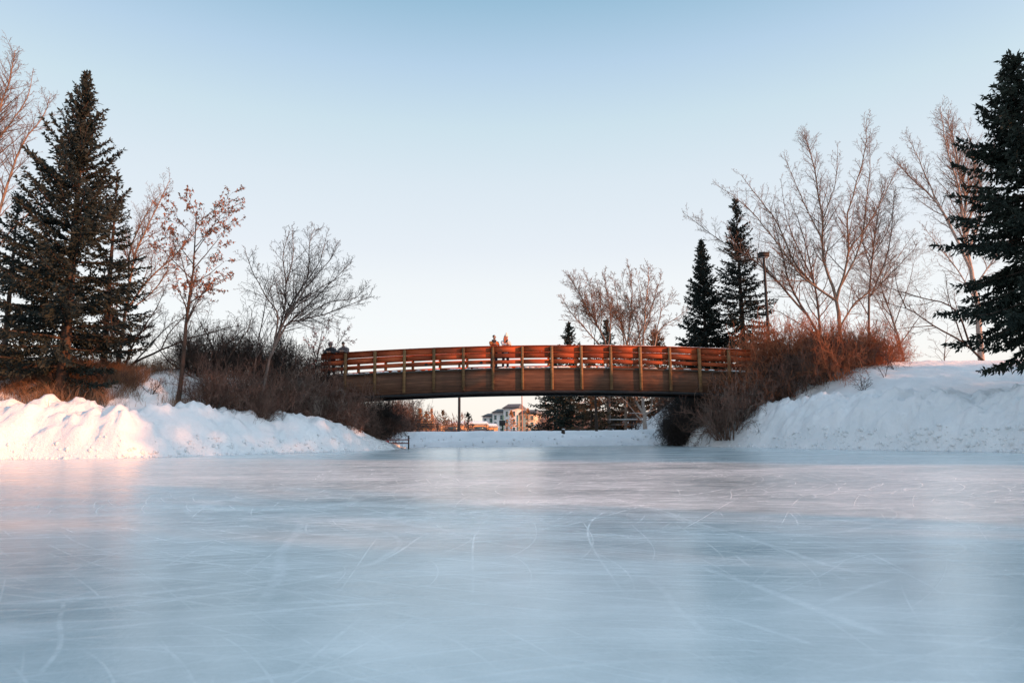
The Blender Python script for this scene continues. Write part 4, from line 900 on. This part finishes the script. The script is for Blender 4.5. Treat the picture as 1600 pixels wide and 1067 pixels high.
for i, (px, py, d, H, lab) in enumerate([(731, 684, 50, .7, 'dry weeds in the far bank right of the lamp mast'), (762, 685, 49, .5, 'dry weeds in the far bank below the parked cars'), (996, 680, 50, .8, 'dry weeds at the foot of the white forked tree'), (905, 676, 52, .6, 'dry weeds on the far bank below the spruces')]):
    p = at(px, py, d); o = seedling(260+i, lab, (p.x, d, tz(p.x, d)), H); o['group'] = 'dry weeds on the far bank'

# ------------------------------------------------------------------ grass (stuff)
def grass(name, label, cells, n, H, mt_, seed):
    rs = np.random.RandomState(seed); Vs = []; Fs = []; n0 = 0
    xs = []; ys = []; hs = []
    for (px, py, d, rx, ry, w) in cells:
        k = int(n*w); p = at(px, py, d)
        xs.append(p.x+rs.normal(size=k)*rx); ys.append(d+rs.normal(size=k)*ry); hs.append(H*(0.5+0.8*rs.rand(k))*(0.7+0.6*w))
    x = np.concatenate(xs); y = np.concatenate(ys); h = np.concatenate(hs); z = terrain(x, y)
    clump = vn(x*1.7, y*1.7, 3); ok = clump > 0.33; x, y, z, h = x[ok], y[ok], z[ok], h[ok]*(0.5+clump[ok])
    k = len(x); lx = rs.normal(size=k)*.5*h; ly = rs.normal(size=k)*.4*h; w = 0.007
    a = rs.rand(k)*6.28; wx, wy = np.cos(a)*w, np.sin(a)*w
    V = np.stack([np.stack([x-wx, y-wy, z-.05], 1), np.stack([x+wx, y+wy, z-.05], 1), np.stack([x+lx*.5+wx*.7, y+ly*.5+wy*.7, z+h*.6], 1), np.stack([x+lx*.5-wx*.7, y+ly*.5-wy*.7, z+h*.6], 1), np.stack([x+lx*1.3, y+ly*1.3, z+h], 1)], 1).reshape(-1, 3)
    b = np.arange(k)[:, None]*5
    return tag(link(name, fast_mesh(name, V, [b+np.array([[0, 1, 2, 3]]), b+np.array([[3, 2, 4]])]), MT[mt_]), label, 'grass', kind='stuff')
grass('dry_grass', 'orange dry grass growing along the foot of the left spruces', [(px, 612, 31.0+0.3*math.sin(px), 0.7, 1.2, 1.0) for px in range(-30, 215, 17)]+[(px, 600, 34.0, 1.0, 1.2, .8) for px in range(-30, 200, 26)], 1500, 0.45, 'grass', 7)
grass('grass_tufts', 'short dry grass around the rusty leaved tree', [(285, 605, 30.7, .35, .3, .5), (300, 612, 30.5, .3, .3, .3), (240, 590, 33, 1.0, .4, .25)], 900, .35, 'grass', 8)

# ------------------------------------------------------------------ lamp post, mast, furniture
b_ = spot(1203, 560, 41.5); hh = hgt(b_, 1196, 402)
t = thing('lamp_post', 'dark lamp post with a flat box head above the right thicket', 'lamp post', b_)
mb = MB(); mb.tube([(0, 0, -.3), (0, 0, .5), (0, 0, hh*.5), (0, 0, hh)], [.10, .095, .085, .075], 10); link('pole', mb.mesh('pole', True), MT['metal_dark'], t)
mb = MB(); mb.box((0, 0, hh+.12), (.56, .42, .26)); mb.box((0, 0, hh+.26), (.64, .48, .04)); link('lamp_head', mb.mesh('lamp_head'), MT['metal_dark'], t)
mb = MB(); mb.box((0, -.02, hh-.02), (.44, .30, .03)); link('lens', mb.mesh('lens'), mat('lamp lens', (.35, .36, .36), .3), t)
b_ = spot(717.5, 672, 62)
t = thing('lamp_mast', 'tall thin dark mast standing in the snow beyond the bridge', 'lamp post', b_)
hm = hgt(b_, 717, 570); mb = MB(); mb.tube([(0, 0, -.3), (0, 0, hm)], [.13, .11], 10); link('pole', mb.mesh('pole', True), MT['metal_dark'], t)
mb = MB(); mb.box((.2, 0, hm+.08), (.6, .35, .16)); link('lamp_head', mb.mesh('lamp_head'), MT['metal_dark'], t)
b_ = spot(816, 668, 110)
t = thing('flag_pole', 'thin reddish pole in front of the apartment building', 'pole', b_)
mb = MB(); mb.tube([(0, 0, -.3), (0, 0, hgt(b_, 816, 590))], [.10, .07], 8); link('pole', mb.mesh('pole', True), mat('rusty pole', (.30, .12, .07), .6, (.36, .17, .1)), t)
mb = MB(); mb.ball((0, 0, hgt(b_, 816, 590)), .14); link('finial', mb.mesh('finial', True), MT['metal_dark'], t)

woodg = mat('grey plank', (.16, .13, .11), .85, (.24, .20, .17), 6, (.3, 3, 3))
def picnic(px, py, d, label):
    b = spot(px, py, d); t = thing('picnic_table', label, 'picnic table', b, 0.15)
    mb = MB(); [mb.box((0, -.32+.16*i, .95), (2.6, .145, .05)) for i in range(5)]; link('tabletop', mb.mesh('tabletop'), woodg, t)
    for s in (-1, 1):
        mb = MB(); [mb.box((0, s*(.72+.15*i), .55), (2.6, .14, .05)) for i in range(2)]; link('bench_seat', mb.mesh('bench_seat'), woodg, t)
    for s in (-1, 1):
        mb = MB(); mb.tube([(s*.95, -.75, 0-.3), (s*.95, -.2, .92)], .05, 6); mb.tube([(s*.95, .75, -.3), (s*.95, .2, .92)], .05, 6); mb.box((s*.95, 0, .5), (.06, 1.6, .08))
        link('leg_frame', mb.mesh('leg_frame'), MT['metal_dark'], t)
    mb = MB(); mb.box((0, 0, 1.0), (2.4, .7, .06)); link('snow_cover', mb.mesh('snow_cover'), MT['snow'], t)
    return t
picnic(974, 674, 60, 'snow topped picnic table left of the white forked tree')
picnic(1005, 668, 66, 'picnic table behind the white forked tree')
def bench(px, py, d, label, rz=0, w=1.8):
    b = spot(px, py, d); t = thing('park_bench', label, 'bench', b, rz)
    mb = MB(); [mb.box((0, -.2+.14*i, .46), (w, .12, .05)) for i in range(3)]; link('seat', mb.mesh('seat'), MT['metal_dark'], t)
    mb = MB(); [mb.box((0, .28+.03*i, .6+.16*i), (w, .04, .12)) for i in range(3)]; link('backrest', mb.mesh('backrest'), MT['metal_dark'], t)
    for s in (-1, 1):
        mb = MB(); mb.box((s*w*.42, 0, .2), (.07, .45, .5)); mb.box((s*w*.42, .3, .5), (.06, .06, 1.0)); link('leg', mb.mesh('leg'), MT['metal_dark'], t)
bench(668, 671, 72, 'dark bench below the orange larches', 0, 2.4)
def simple_post(px, py, d, h, w, label, head=True):
    b = spot(px, py, d); t = thing('sign_post', label, 'sign post', b)
    mb = MB(); mb.box((0, 0, h/2-.15), (w, w, h+.3)); link('post', mb.mesh('post'), MT['metal_dark'], t)
    if head: mb = MB(); mb.box((0, -w*.5-.02, h-.18), (.5, .03, .4)); link('panel', mb.mesh('panel'), MT['metal_dark'], t)
simple_post(785, 673, 55, .9, .09, 'short dark post with a small panel on the far bank')
def stump(px, py, d, h, r, label, m):
    b = spot(px, py, d); rs = random.Random(px); mb = MB()
    mb.tube([(0, 0, -.3), (0, 0, h*.5), (.02, 0, h)], [r*1.2, r, r*.96], 12)
    t = thing('tree_stump', label, 'stump', b); link('trunk', mb.mesh('stump', True), MT[m], t)
    mb = MB(); mb.ball((.02, 0, h), (r*.95, r*.95, .06)); link('snow_cap', mb.mesh('cap', True), MT['snow'], t)
stump(880, 678, 49, .25, .13, 'little stump on the far bank below the leftmost dark spruce', 'bark_dark')
stump(1041, 675, 49, .85, .25, 'thick grey stump beside the dark shrub at the right end of the channel', 'bark_grey')
# thin dark trunk before the spruces (px 932)
b_ = spot(932, 676, 50)
bare_tree('thin dark trunked tree passing behind the middle of the bridge', b_, hgt(b_, 934, 470), 4.0, 84, 'bark_dark', 'twig_dark', group=G6, r=.13, P=dict(start=[.6, .2, .15, .12, 0], n=[8, 6, 5, 4, 0], ratio=[.3, .5, .42, .45, 0]))
# small red rail barrier at the left channel edge
b_ = spot(618, 690, 39.5)
redm = mat('faded red paint', (.20, .045, .03), .7, (.13, .05, .04), 5)
t = thing('rail_barrier', 'small broken red rail barrier at the left edge of the channel', 'barrier', b_)
for xx in (-.75, .75):
    mb = MB(); mb.box((xx, 0, .25), (.07, .07, 1.0)); link('post', mb.mesh('post'), MT['metal_dark'], t)
for zz_ in (.32, .52):
    mb = MB(); mb.box((0, -.05, zz_), (1.6, .03, .06)); link('rail', mb.mesh('rail'), redm, t)
mb = MB(); mb.box((-.55, -.08, .42), (.4, .03, .10)); link('sign_plate', mb.mesh('plate'), mat('red plate', (.5, .04, .03), .5), t)

# ------------------------------------------------------------------ far buildings
wallg = mat('pale cladding', (.55, .55, .54), .8, (.62, .61, .6), .5); wall_sunlit = mat('sunlit cladding', (.62, .50, .36), .8, (.68, .56, .42), .5)
roofm = mat('dark shingles', (.10, .11, .12), .85, (.15, .15, .16), 2); winm = mat('window glass', (.05, .09, .09), .15, spec=.6); greenm = mat('green trim', (.10, .22, .17), .7)
def gable(mb, x0, x1, y0, y1, z0, zr):
    ym = (y0+y1)/2
    mb.add([(x0, y0, z0), (x1, y0, z0), (x1, y1, z0), (x0, y1, z0), (x0+.8, ym, zr), (x1-.8, ym, zr)], [(0, 1, 5, 4), (2, 3, 4, 5), (3, 2, 1, 0)])
    mb.add([(x0, y0, z0), (x0, y1, z0), (x0+.8, ym, zr), (x1, y0, z0), (x1, y1, z0), (x1-.8, ym, zr)], [(0, 2, 1), (3, 4, 5)])
BD = 230.0
p = at(795, 665, BD); k = BD/FPX; gz0 = tz(p.x, BD)
apt = thing('apartment_building', 'large three storey apartment building with stepped roofs beyond the bridge', 'building', (p.x, BD, gz0), R(-18))
zroof = at(795, 643, BD).z-gz0
secs = [(-9.2, -5.2, 0.0, .80, wallg), (-5.2, -1.0, -1.2, .95, wallg), (-1.0, 4.0, -2.2, 1.12, wallg), (4.0, 9.6, -1.0, .90, wall_sunlit)]  # sunlight on the right wing is put into its warm wall colour
for (xa, xb, yo, hf, wm) in secs:
    hz = zroof*hf; mb = MB(); mb.box(((xa+xb)/2, 4+yo, hz/2-.5), (xb-xa-.02, 9, hz+1)); link('wall', mb.mesh('wall'), wm, apt)
    mb = MB(); gable(mb, xa-.5, xb+.5, yo-1.1, yo+9, hz+.003, hz+1.5*hf); r_ = link('roof', mb.mesh('roof'), roofm, apt)
    nw = max(2, int((xb-xa)/1.7))
    for fl in range(3):
        for j in range(nw):
            xx = xa+(j+.5)*(xb-xa)/nw; zc = hz*(.2+.3*fl); mb = MB(); mb.box((xx, yo-.53, zc), (.8, .06, hz*.17)); w_ = link('window', mb.mesh('window'), winm, apt)
            mb = MB(); mb.box((xx, yo-.55, zc-hz*.1), (1.0, .1, .12)); link('sill', mb.mesh('sill'), greenm, w_)
for xx in (-5.2, -1.0, 4.0):
    mb = MB(); mb.box((xx, -2.6 if xx > -2 else -1.5, zroof*.42), (.35, .3, zroof*.84)); link('column', mb.mesh('column'), greenm, apt)
def low_house(px, py, d, w, h, label, wm, group='low distant buildings', rz=0):
    p = at(px, py, d); z0_ = tz(p.x, d); t = thing('low_building', label, 'building', (p.x, d, z0_), rz, group)
    mb = MB(); mb.box((0, 3, h/2-.5), (w, 6, h+1)); link('wall', mb.mesh('wall'), wm, t)
    mb = MB(); gable(mb, -w/2-.3, w/2+.3, -.4, 6.4, h+.003, h+1.1); link('roof', mb.mesh('roof'), MT['snow'] if rz == 0 else roofm, t)
    for j in range(max(2, int(w/3))):
        mb = MB(); mb.box((-w/2+(j+.5)*w/max(2, int(w/3)), -.03, h*.5), (1.0, .06, h*.35)); link('window', mb.mesh('window'), winm, t)
orangew = mat('ochre wall', (.50, .27, .12), .8, (.56, .33, .17), .6)
low_house(700, 664, 190, 22, 2.6, 'long low ochre building left of the lamp mast', orangew)
low_house(745, 664, 200, 12, 2.2, 'low ochre building left of the apartment block', orangew)
low_house(870, 662, 210, 14, 2.2, 'low distant building right of the apartment block', wall_sunlit)
b_ = at(1508, 572, 85); low_house(1508, 572, 85, 4.5, at(1508, 566, 85).z-tz(b_.x, 85)-.9, 'low ochre shed behind the right snow crest', orangew, rz=.01)
# parked cars far off
carm = [mat('dark car paint', (.03, .03, .035), .35, spec=.5), mat('grey car paint', (.06, .06, .065), .35, spec=.5)]
tyre = mat('tyre', (.02, .02, .02), .9)
for i, (px, d, lab) in enumerate([(712, 150, 'dark parked car left of the lamp mast'), (752, 155, 'dark parked car in front of the apartment block')]):
    p = at(px, 662, d); t = thing('parked_car', lab, 'car', (p.x, d, tz(p.x, d)), 0, 'parked cars beyond the pond')
    prof = [(-2.3, .4), (-2.3, 1.0), (-1.9, 1.15), (-1.5, 1.75), (.7, 1.8), (1.3, 1.15), (2.2, 1.0), (2.3, .4)]
    n = len(prof); V = [(x, y, z) for y in (-.9, .9) for x, z in prof]; mb = MB(); mb.add(V, [(j, (j+1) % n, n+(j+1) % n, n+j) for j in range(n)])
    me = bpy.data.meshes.new('body'); me.from_pydata(V, [], [tuple(range(n)), tuple(range(2*n-1, n-1, -1))]+[(j, j+n, (j+1) % n+n, (j+1) % n) for j in range(n)])
    link('body', me, carm[i], t)
    mb = MB(); mb.box((-.35, -.91, 1.42), (1.9, .03, .42)); link('side_window', mb.mesh('w'), winm, t)
    for xx in (-1.45, 1.45):
        for yy in (-.85, .85):
            mb = MB(); mb.tube([(xx, yy-.1, .36), (xx, yy+.1, .36)], .36, 14); link('wheel', mb.mesh('wheel'), tyre, t)
# distant woods as one mass
rs = np.random.RandomState(5); V_ = []; D_ = []
for k in range(1500):
    px = rs.uniform(560, 1120); d = rs.uniform(130, 260)
    if 735 < px < 842 and d < 235: continue
    if 680 < px < 740 and rs.rand() < .75: continue
    p = at(px, 660, d); hgt_ = rs.uniform(1.0, 4.5) * (1.6 if px > 850 else 1.0)
    m = 34; q = rs.rand(m, 1); V_.append(np.array([p.x, d, 1.0])+rs.normal(size=(m, 3))*np.array([.8, .8, 0])*(1-q*.6)+q*np.array([0, 0, hgt_])); dd = rs.normal(size=(m, 3))*.35; dd[:, 2] = 1; D_.append(dd)
V, F_ = kites(np.vstack(V_), rs, 1.1, np.vstack(D_), .14)
tag(link('distant_wood', fast_mesh('distant_wood', V, [F_]), MT['shrub_brown']), 'low distant line of bare brush beyond the pond', 'woodland', kind='stuff')

# ------------------------------------------------------------------ unseen spruces, added right of the picture to cast the long shadows
shade_spruces = [(18, 31, 16, 4.4, 'tall spruce nearest the huge edge spruce'), (27, 27.5, 15, 4.0, 'tall spruce at the middle of the knoll'), (31, 31.3, 12, 3.0, 'medium spruce behind the knoll top'),
               (28, 18.4, 13, 2.8, 'small spruce at the inlet end of the row'), (31, 20.0, 14, 3.4, 'small spruce second from the inlet'), (27, 21.8, 13, 3.4, 'small spruce third from the inlet'), (32, 23.4, 14, 3.6, 'small spruce fourth from the inlet'), (29, 25.6, 15, 3.8, 'medium spruce fifth from the inlet'),
               (32, 34.0, 8.0, 3.4, 'stunted spruce behind the bank'), (31, 36.6, 7.5, 3.2, 'stunted spruce farther along the bank'), (34, 39.0, 10.5, 2.2, 'narrow spruce of the row'), (33, 43, 4, 2.2, 'last low spruce of the row'),
               (26, 5.0, 10, 3.0, 'spruce on the near side of the inlet'), (27, 1.6, 11, 3.2, 'spruce behind the near inlet bank'), (25, -2.4, 11, 3.2, 'spruce level with the viewer'), (27, -6.5, 10, 3.0, 'spruce farthest behind the viewer')]
for i, (s_, u_, H, Rr, lab) in enumerate(shade_spruces):
    x = .9023*s_+.4311*u_; y = -.4311*s_+.9023*u_
    loc = (x, y, tz(x, y))
    if i == 0: offp = spruce('%s, added unseen right of the view for shade' % lab, loc, 16, 4.4, 91, 'needle', group='unseen spruces added for shade', size=.36, dens=.4, spacing=.45, shape=.7)
    else: copy_tree(offp, loc, i*.9, (Rr/4.4, Rr/4.4, H/16), '%s, added unseen right of the view for shade' % lab)

# ------------------------------------------------------------------ people
skinm = mat('skin', (.34, .19, .13), .55, (.40, .24, .17), 4)
def remeshed(name, mb, vox, m, parent, sm=2):
    me = mb.mesh(name, True); o = bpy.data.objects.new('tmp', me); C.objects.link(o)
    md = o.modifiers.new('r', 'REMESH'); md.mode = 'VOXEL'; md.voxel_size = vox; md.use_smooth_shade = True
    ms = o.modifiers.new('s', 'SMOOTH'); ms.factor = .5; ms.iterations = sm
    dg = bpy.context.evaluated_depsgraph_get(); me2 = bpy.data.meshes.new_from_object(o.evaluated_get(dg)); me2.name = name
    me2.polygons.foreach_set('use_smooth', np.ones(len(me2.polygons), bool))
    bpy.data.objects.remove(o); me2.materials.clear()
    return link(name, me2, m, parent)
def limb(mb, pts, rad):
    mb.tube(pts, rad, 12)
    for p, r in zip(pts, rad): mb.ball(p, r, 12, 8)
def person(label, loc, rz, jacket, trousers, hairm, hair='short', lean=0.25, arms='rail', hat=None, head_yaw=0., head_pitch=0., collar=None, cuff=None, scale=1.0, rail_z=1.18, hood=False, shift=0.0, lowbow=0., bulk=1.0):
    """local frame: faces -y; pelvis above the origin"""
    t = thing('person', label, 'person', loc, rz); t.scale = (scale,)*3
    V3 = Vector
    hipz = .92-lowbow*.3; sh = V3((0, -.50*math.sin(lean)*1.0, hipz+.50*math.cos(lean)))
    neck = sh+V3((0, -.08*math.sin(lean), .10)); hd = neck+V3((0, -.05-.16*math.sin(lean*.8), .155*math.cos(lean*.8)))
    body = MB(); rt = MB(); jk = MB(); sho = MB()
    for s in (-1, 1):
        hip = V3((s*.10, 0, hipz)); kn = V3((s*.12, -.04-lowbow*.1, .49-lowbow*.1)); an = V3((s*.13, .02, .09)); toe = V3((s*.15, -.15, .04))
        limb(body, [hip, kn, an, toe], [.085, .055, .04, .03]); limb(rt, [hip, kn, an+V3((0, 0, .02))], [.105, .075, .062])
        limb(sho, [an-V3((0, -.04, .03)), an+V3((0, -.02, -.02)), toe], [.052, .058, .045])
        shj = sh+V3((s*.19, 0, -.02))
        if arms == 'rail':
            el = V3((s*.215, sh.y-.15, rail_z+.08)); wr = V3((s*.04, el.y-.13-s*.02, rail_z+.11+.03*s))
        elif arms == 'phone':
            el = V3((s*.24, sh.y-.15, rail_z+.06)); wr = V3((s*.07, el.y-.2, rail_z+.16))
        else:
            el = V3((s*.27, sh.y-.20, rail_z+.03)); wr = V3((s*.10, el.y-.24, rail_z+.04))
        limb(body, [shj, el, wr], [.05, .038, .027]); limb(jk, [shj, el, wr.lerp(el, .1)], [.082*bulk, .062*bulk, .048*bulk])
        if cuff: pass
        hdv = (wr-el).normalized(); side = hdv.cross(V3((0, 0, 1))).normalized()
        palm = wr+hdv*.05; limb(body, [wr, palm, palm+hdv*.03], [.026, .034, .036])
        for k in range(4):
            b0 = palm+hdv*.05+side*(k-1.5)*.019; ln = (.028, .032, .030, .024)[k]
            limb(body, [b0, b0+hdv*ln-V3((0, 0, .012)), b0+hdv*ln*1.6-V3((0, 0, .032))], [.0105, .0095, .0085])
        th = palm-side*.03*s; limb(body, [th, th-side*s*.022+hdv*.025, th-side*s*.02+hdv*.055], [.012, .011, .009])
    pel = V3((0, 0, hipz)); mid = pel.lerp(sh, .5)
    limb(body, [pel, mid, sh-V3((0, 0, .04))], [.12, .115, .12]); limb(body, [sh, neck, hd-V3((0, 0, .05))], [.07, .055, .052])
    for s in (-1, 1): limb(jk, [pel+V3((s*.05, 0, -.06)), mid+V3((s*.05, 0, 0)), sh+V3((s*.09, 0, -.03))], [.125*bulk, .125*bulk, .105*bulk**1.5]); limb(rt, [pel, pel+V3((s*.05, 0, 0))], [.12, .12])
    limb(jk, [sh+V3((0, 0, .0)), neck-V3((0, 0, .02))], [.10*bulk, .075*bulk])
    # head, turned on the neck
    H_ = MB(); q = Quaternion((0, 0, 1), head_yaw) @ Quaternion((1, 0, 0), head_pitch)
    def hp(v): w = V3(v); w.rotate(q); return hd+w
    H_.ball(hd+V3((0, 0, .02)), (.078, .092, .105), 16, 12); H_.ball(hp((0, -.03, -.055)), (.055, .055, .05), 12, 8)
    limb(H_, [hp((0, -.085, .02)), hp((0, -.108, -.012))], [.010, .015]); limb(H_, [hp((-.02, -.082, -.045)), hp((.02, -.082, -.045))], [.010, .010])
    for s in (-1, 1): H_.ball(hp((s*.078, 0, .0)), (.014, .022, .032), 8, 6); H_.ball(hp((s*.032, -.078, .035)), (.018, .014, .009), 8, 6)
    for Vv in H_.V: pass
    for k_, fl in H_.F.items():
        pass
    off_ = body.n; body.V += H_.V
    for k_, fl in H_.F.items(): body.F.setdefault(k_, []).extend([f+off_ for f in fl])
    body.n += H_.n
    remeshed('body', body, .0095, skinm, t, 1)
    eye = mat('eyes', (.02, .015, .012), .2)
    mb = MB()
    for s in (-1, 1): mb.ball(hp((s*.031, -.089, .024)), .009, 8, 6)
    link('eyes', mb.mesh('eyes', True), eye, t)
    remeshed('jacket', jk, .016, jacket, t, 4); remeshed('trousers', rt, .016, trousers, t, 3); remeshed('shoes', sho, .014, MT['black'], t, 2)
    hm_ = MB()
    if hair == 'short':
        hm_.ball(hp((0, .018, .052)), (.086, .092, .085), 14, 10)
        remeshed('hair', hm_, .012, hairm, t, 1)
    elif hair == 'long':
        hm_.ball(hp((0, .02, .04)), (.09, .095, .09), 14, 10)
        for s in (-1, 1):
            limb(hm_, [hp((s*.075, .01, .03)), hp((s*.095, .0, -.09)), hp((s*.10, -.06, -.22)), hp((s*.085, -.10, -.33))], [.04, .05, .052, .03])
        limb(hm_, [hp((0, .06, 0)), hp((0, .07, -.14))], [.075, .07]); remeshed('hair', hm_, .014, hairm, t, 2)
    if hat:
        mb = MB(); mb.ball(hp((0, .012, .075)), (.098, .105, .085), 16, 10); limb(mb, [hp((-.05, -.05, .06)), hp((.05, -.05, .06))], [.045, .045]); mb.ball(hp((0, .02, .185)), .05)
        remeshed('knit_hat', mb, .012, hat, t, 2)
    if hood:
        mb = MB(); mb.ball(hp((0, .03, .03)), (.115, .115, .125), 14, 10); remeshed('hood', mb, .014, hood, t, 2)
    if collar:
        mb = MB(); n_ = 14
        pts = [neck+V3((math.cos(a)*.10, math.sin(a)*.09-.01, -.005+.03*math.sin(a))) for a in np.linspace(0, 2*math.pi, n_)]
        limb(mb, pts, [.036]*n_); limb(mb, [neck+V3((-.05, -.10, -.03)), neck+V3((-.03, -.16, -.13))], [.035, .025]); limb(mb, [neck+V3((.05, -.10, -.03)), neck+V3((.03, -.16, -.13))], [.035, .025])
        remeshed('collar', mb, .012, collar, t, 1)
    return t
redj = mat('red orange jacket', (.36, .05, .02), .7, (.46, .14, .03), 4, lo=.45, hi=.6); jeans = mat('dark blue jeans', (.035, .05, .085), .85, (.06, .08, .12), 8)
whitec = mat('white coat', (.50, .49, .50), .8, (.58, .57, .58), 5); blackc = mat('black jacket', (.018, .018, .022), .7, (.035, .035, .04), 6); greyc = mat('grey plaid jacket', (.05, .045, .05), .8, (.16, .13, .13), 9, (1, 1, 4))
dhair = mat('dark hair', (.03, .02, .015), .6); rhair = mat('red hair', (.34, .08, .03), .55, (.45, .13, .05), 12); creamh = mat('cream knit', (.75, .66, .60), .9, (.82, .74, .68), 20); dtr = mat('charcoal trousers', (.05, .045, .06), .85)
def deck_z(x): return z_deck-.02+arc(x)
yst = BY+0.52
xa = at(771.5, 540, yst).x; xb = at(790, 540, yst).x
rz_ = z_top+.045-z_deck+.02
person('man in a red and orange jacket with dark collar leaning on the rail', (xa, yst, deck_z(xa)), R(14), redj, jeans, dhair, lean=.12, head_yaw=R(40), collar=blackc, rail_z=rz_/1.07, scale=1.07)
w_ = person('red haired woman in white coat and cream knit hat, leaning on the rail', (xb-.02, yst+.02, deck_z(xb)), R(18), whitec, dtr, rhair, hair='long', lean=.15, hat=creamh, head_yaw=R(30), head_pitch=R(18), collar=blackc, rail_z=rz_/1.08, scale=1.08)
xc = at(518, 550, yst).x; xd = at(538, 550, yst).x
person('hunched person in a black jacket leaning over the left end of the rail', (xc, yst+.1, deck_z(xc)), R(0), blackc, dtr, dhair, lean=.5, arms='over', head_pitch=R(35), rail_z=rz_/1.1, scale=1.1, bulk=1.3, hood=greyc, head_yaw=R(25))
person('hunched person in a dark plaid jacket beside the first visible bridge post', (xd, yst+.05, deck_z(xd)), R(0), greyc, dtr, dhair, lean=.42, arms='over', head_pitch=R(35), rail_z=rz_/1.08, scale=1.08, bulk=1.28, head_yaw=R(-10))

S.render.resolution_x = 1024; S.render.resolution_y = 682
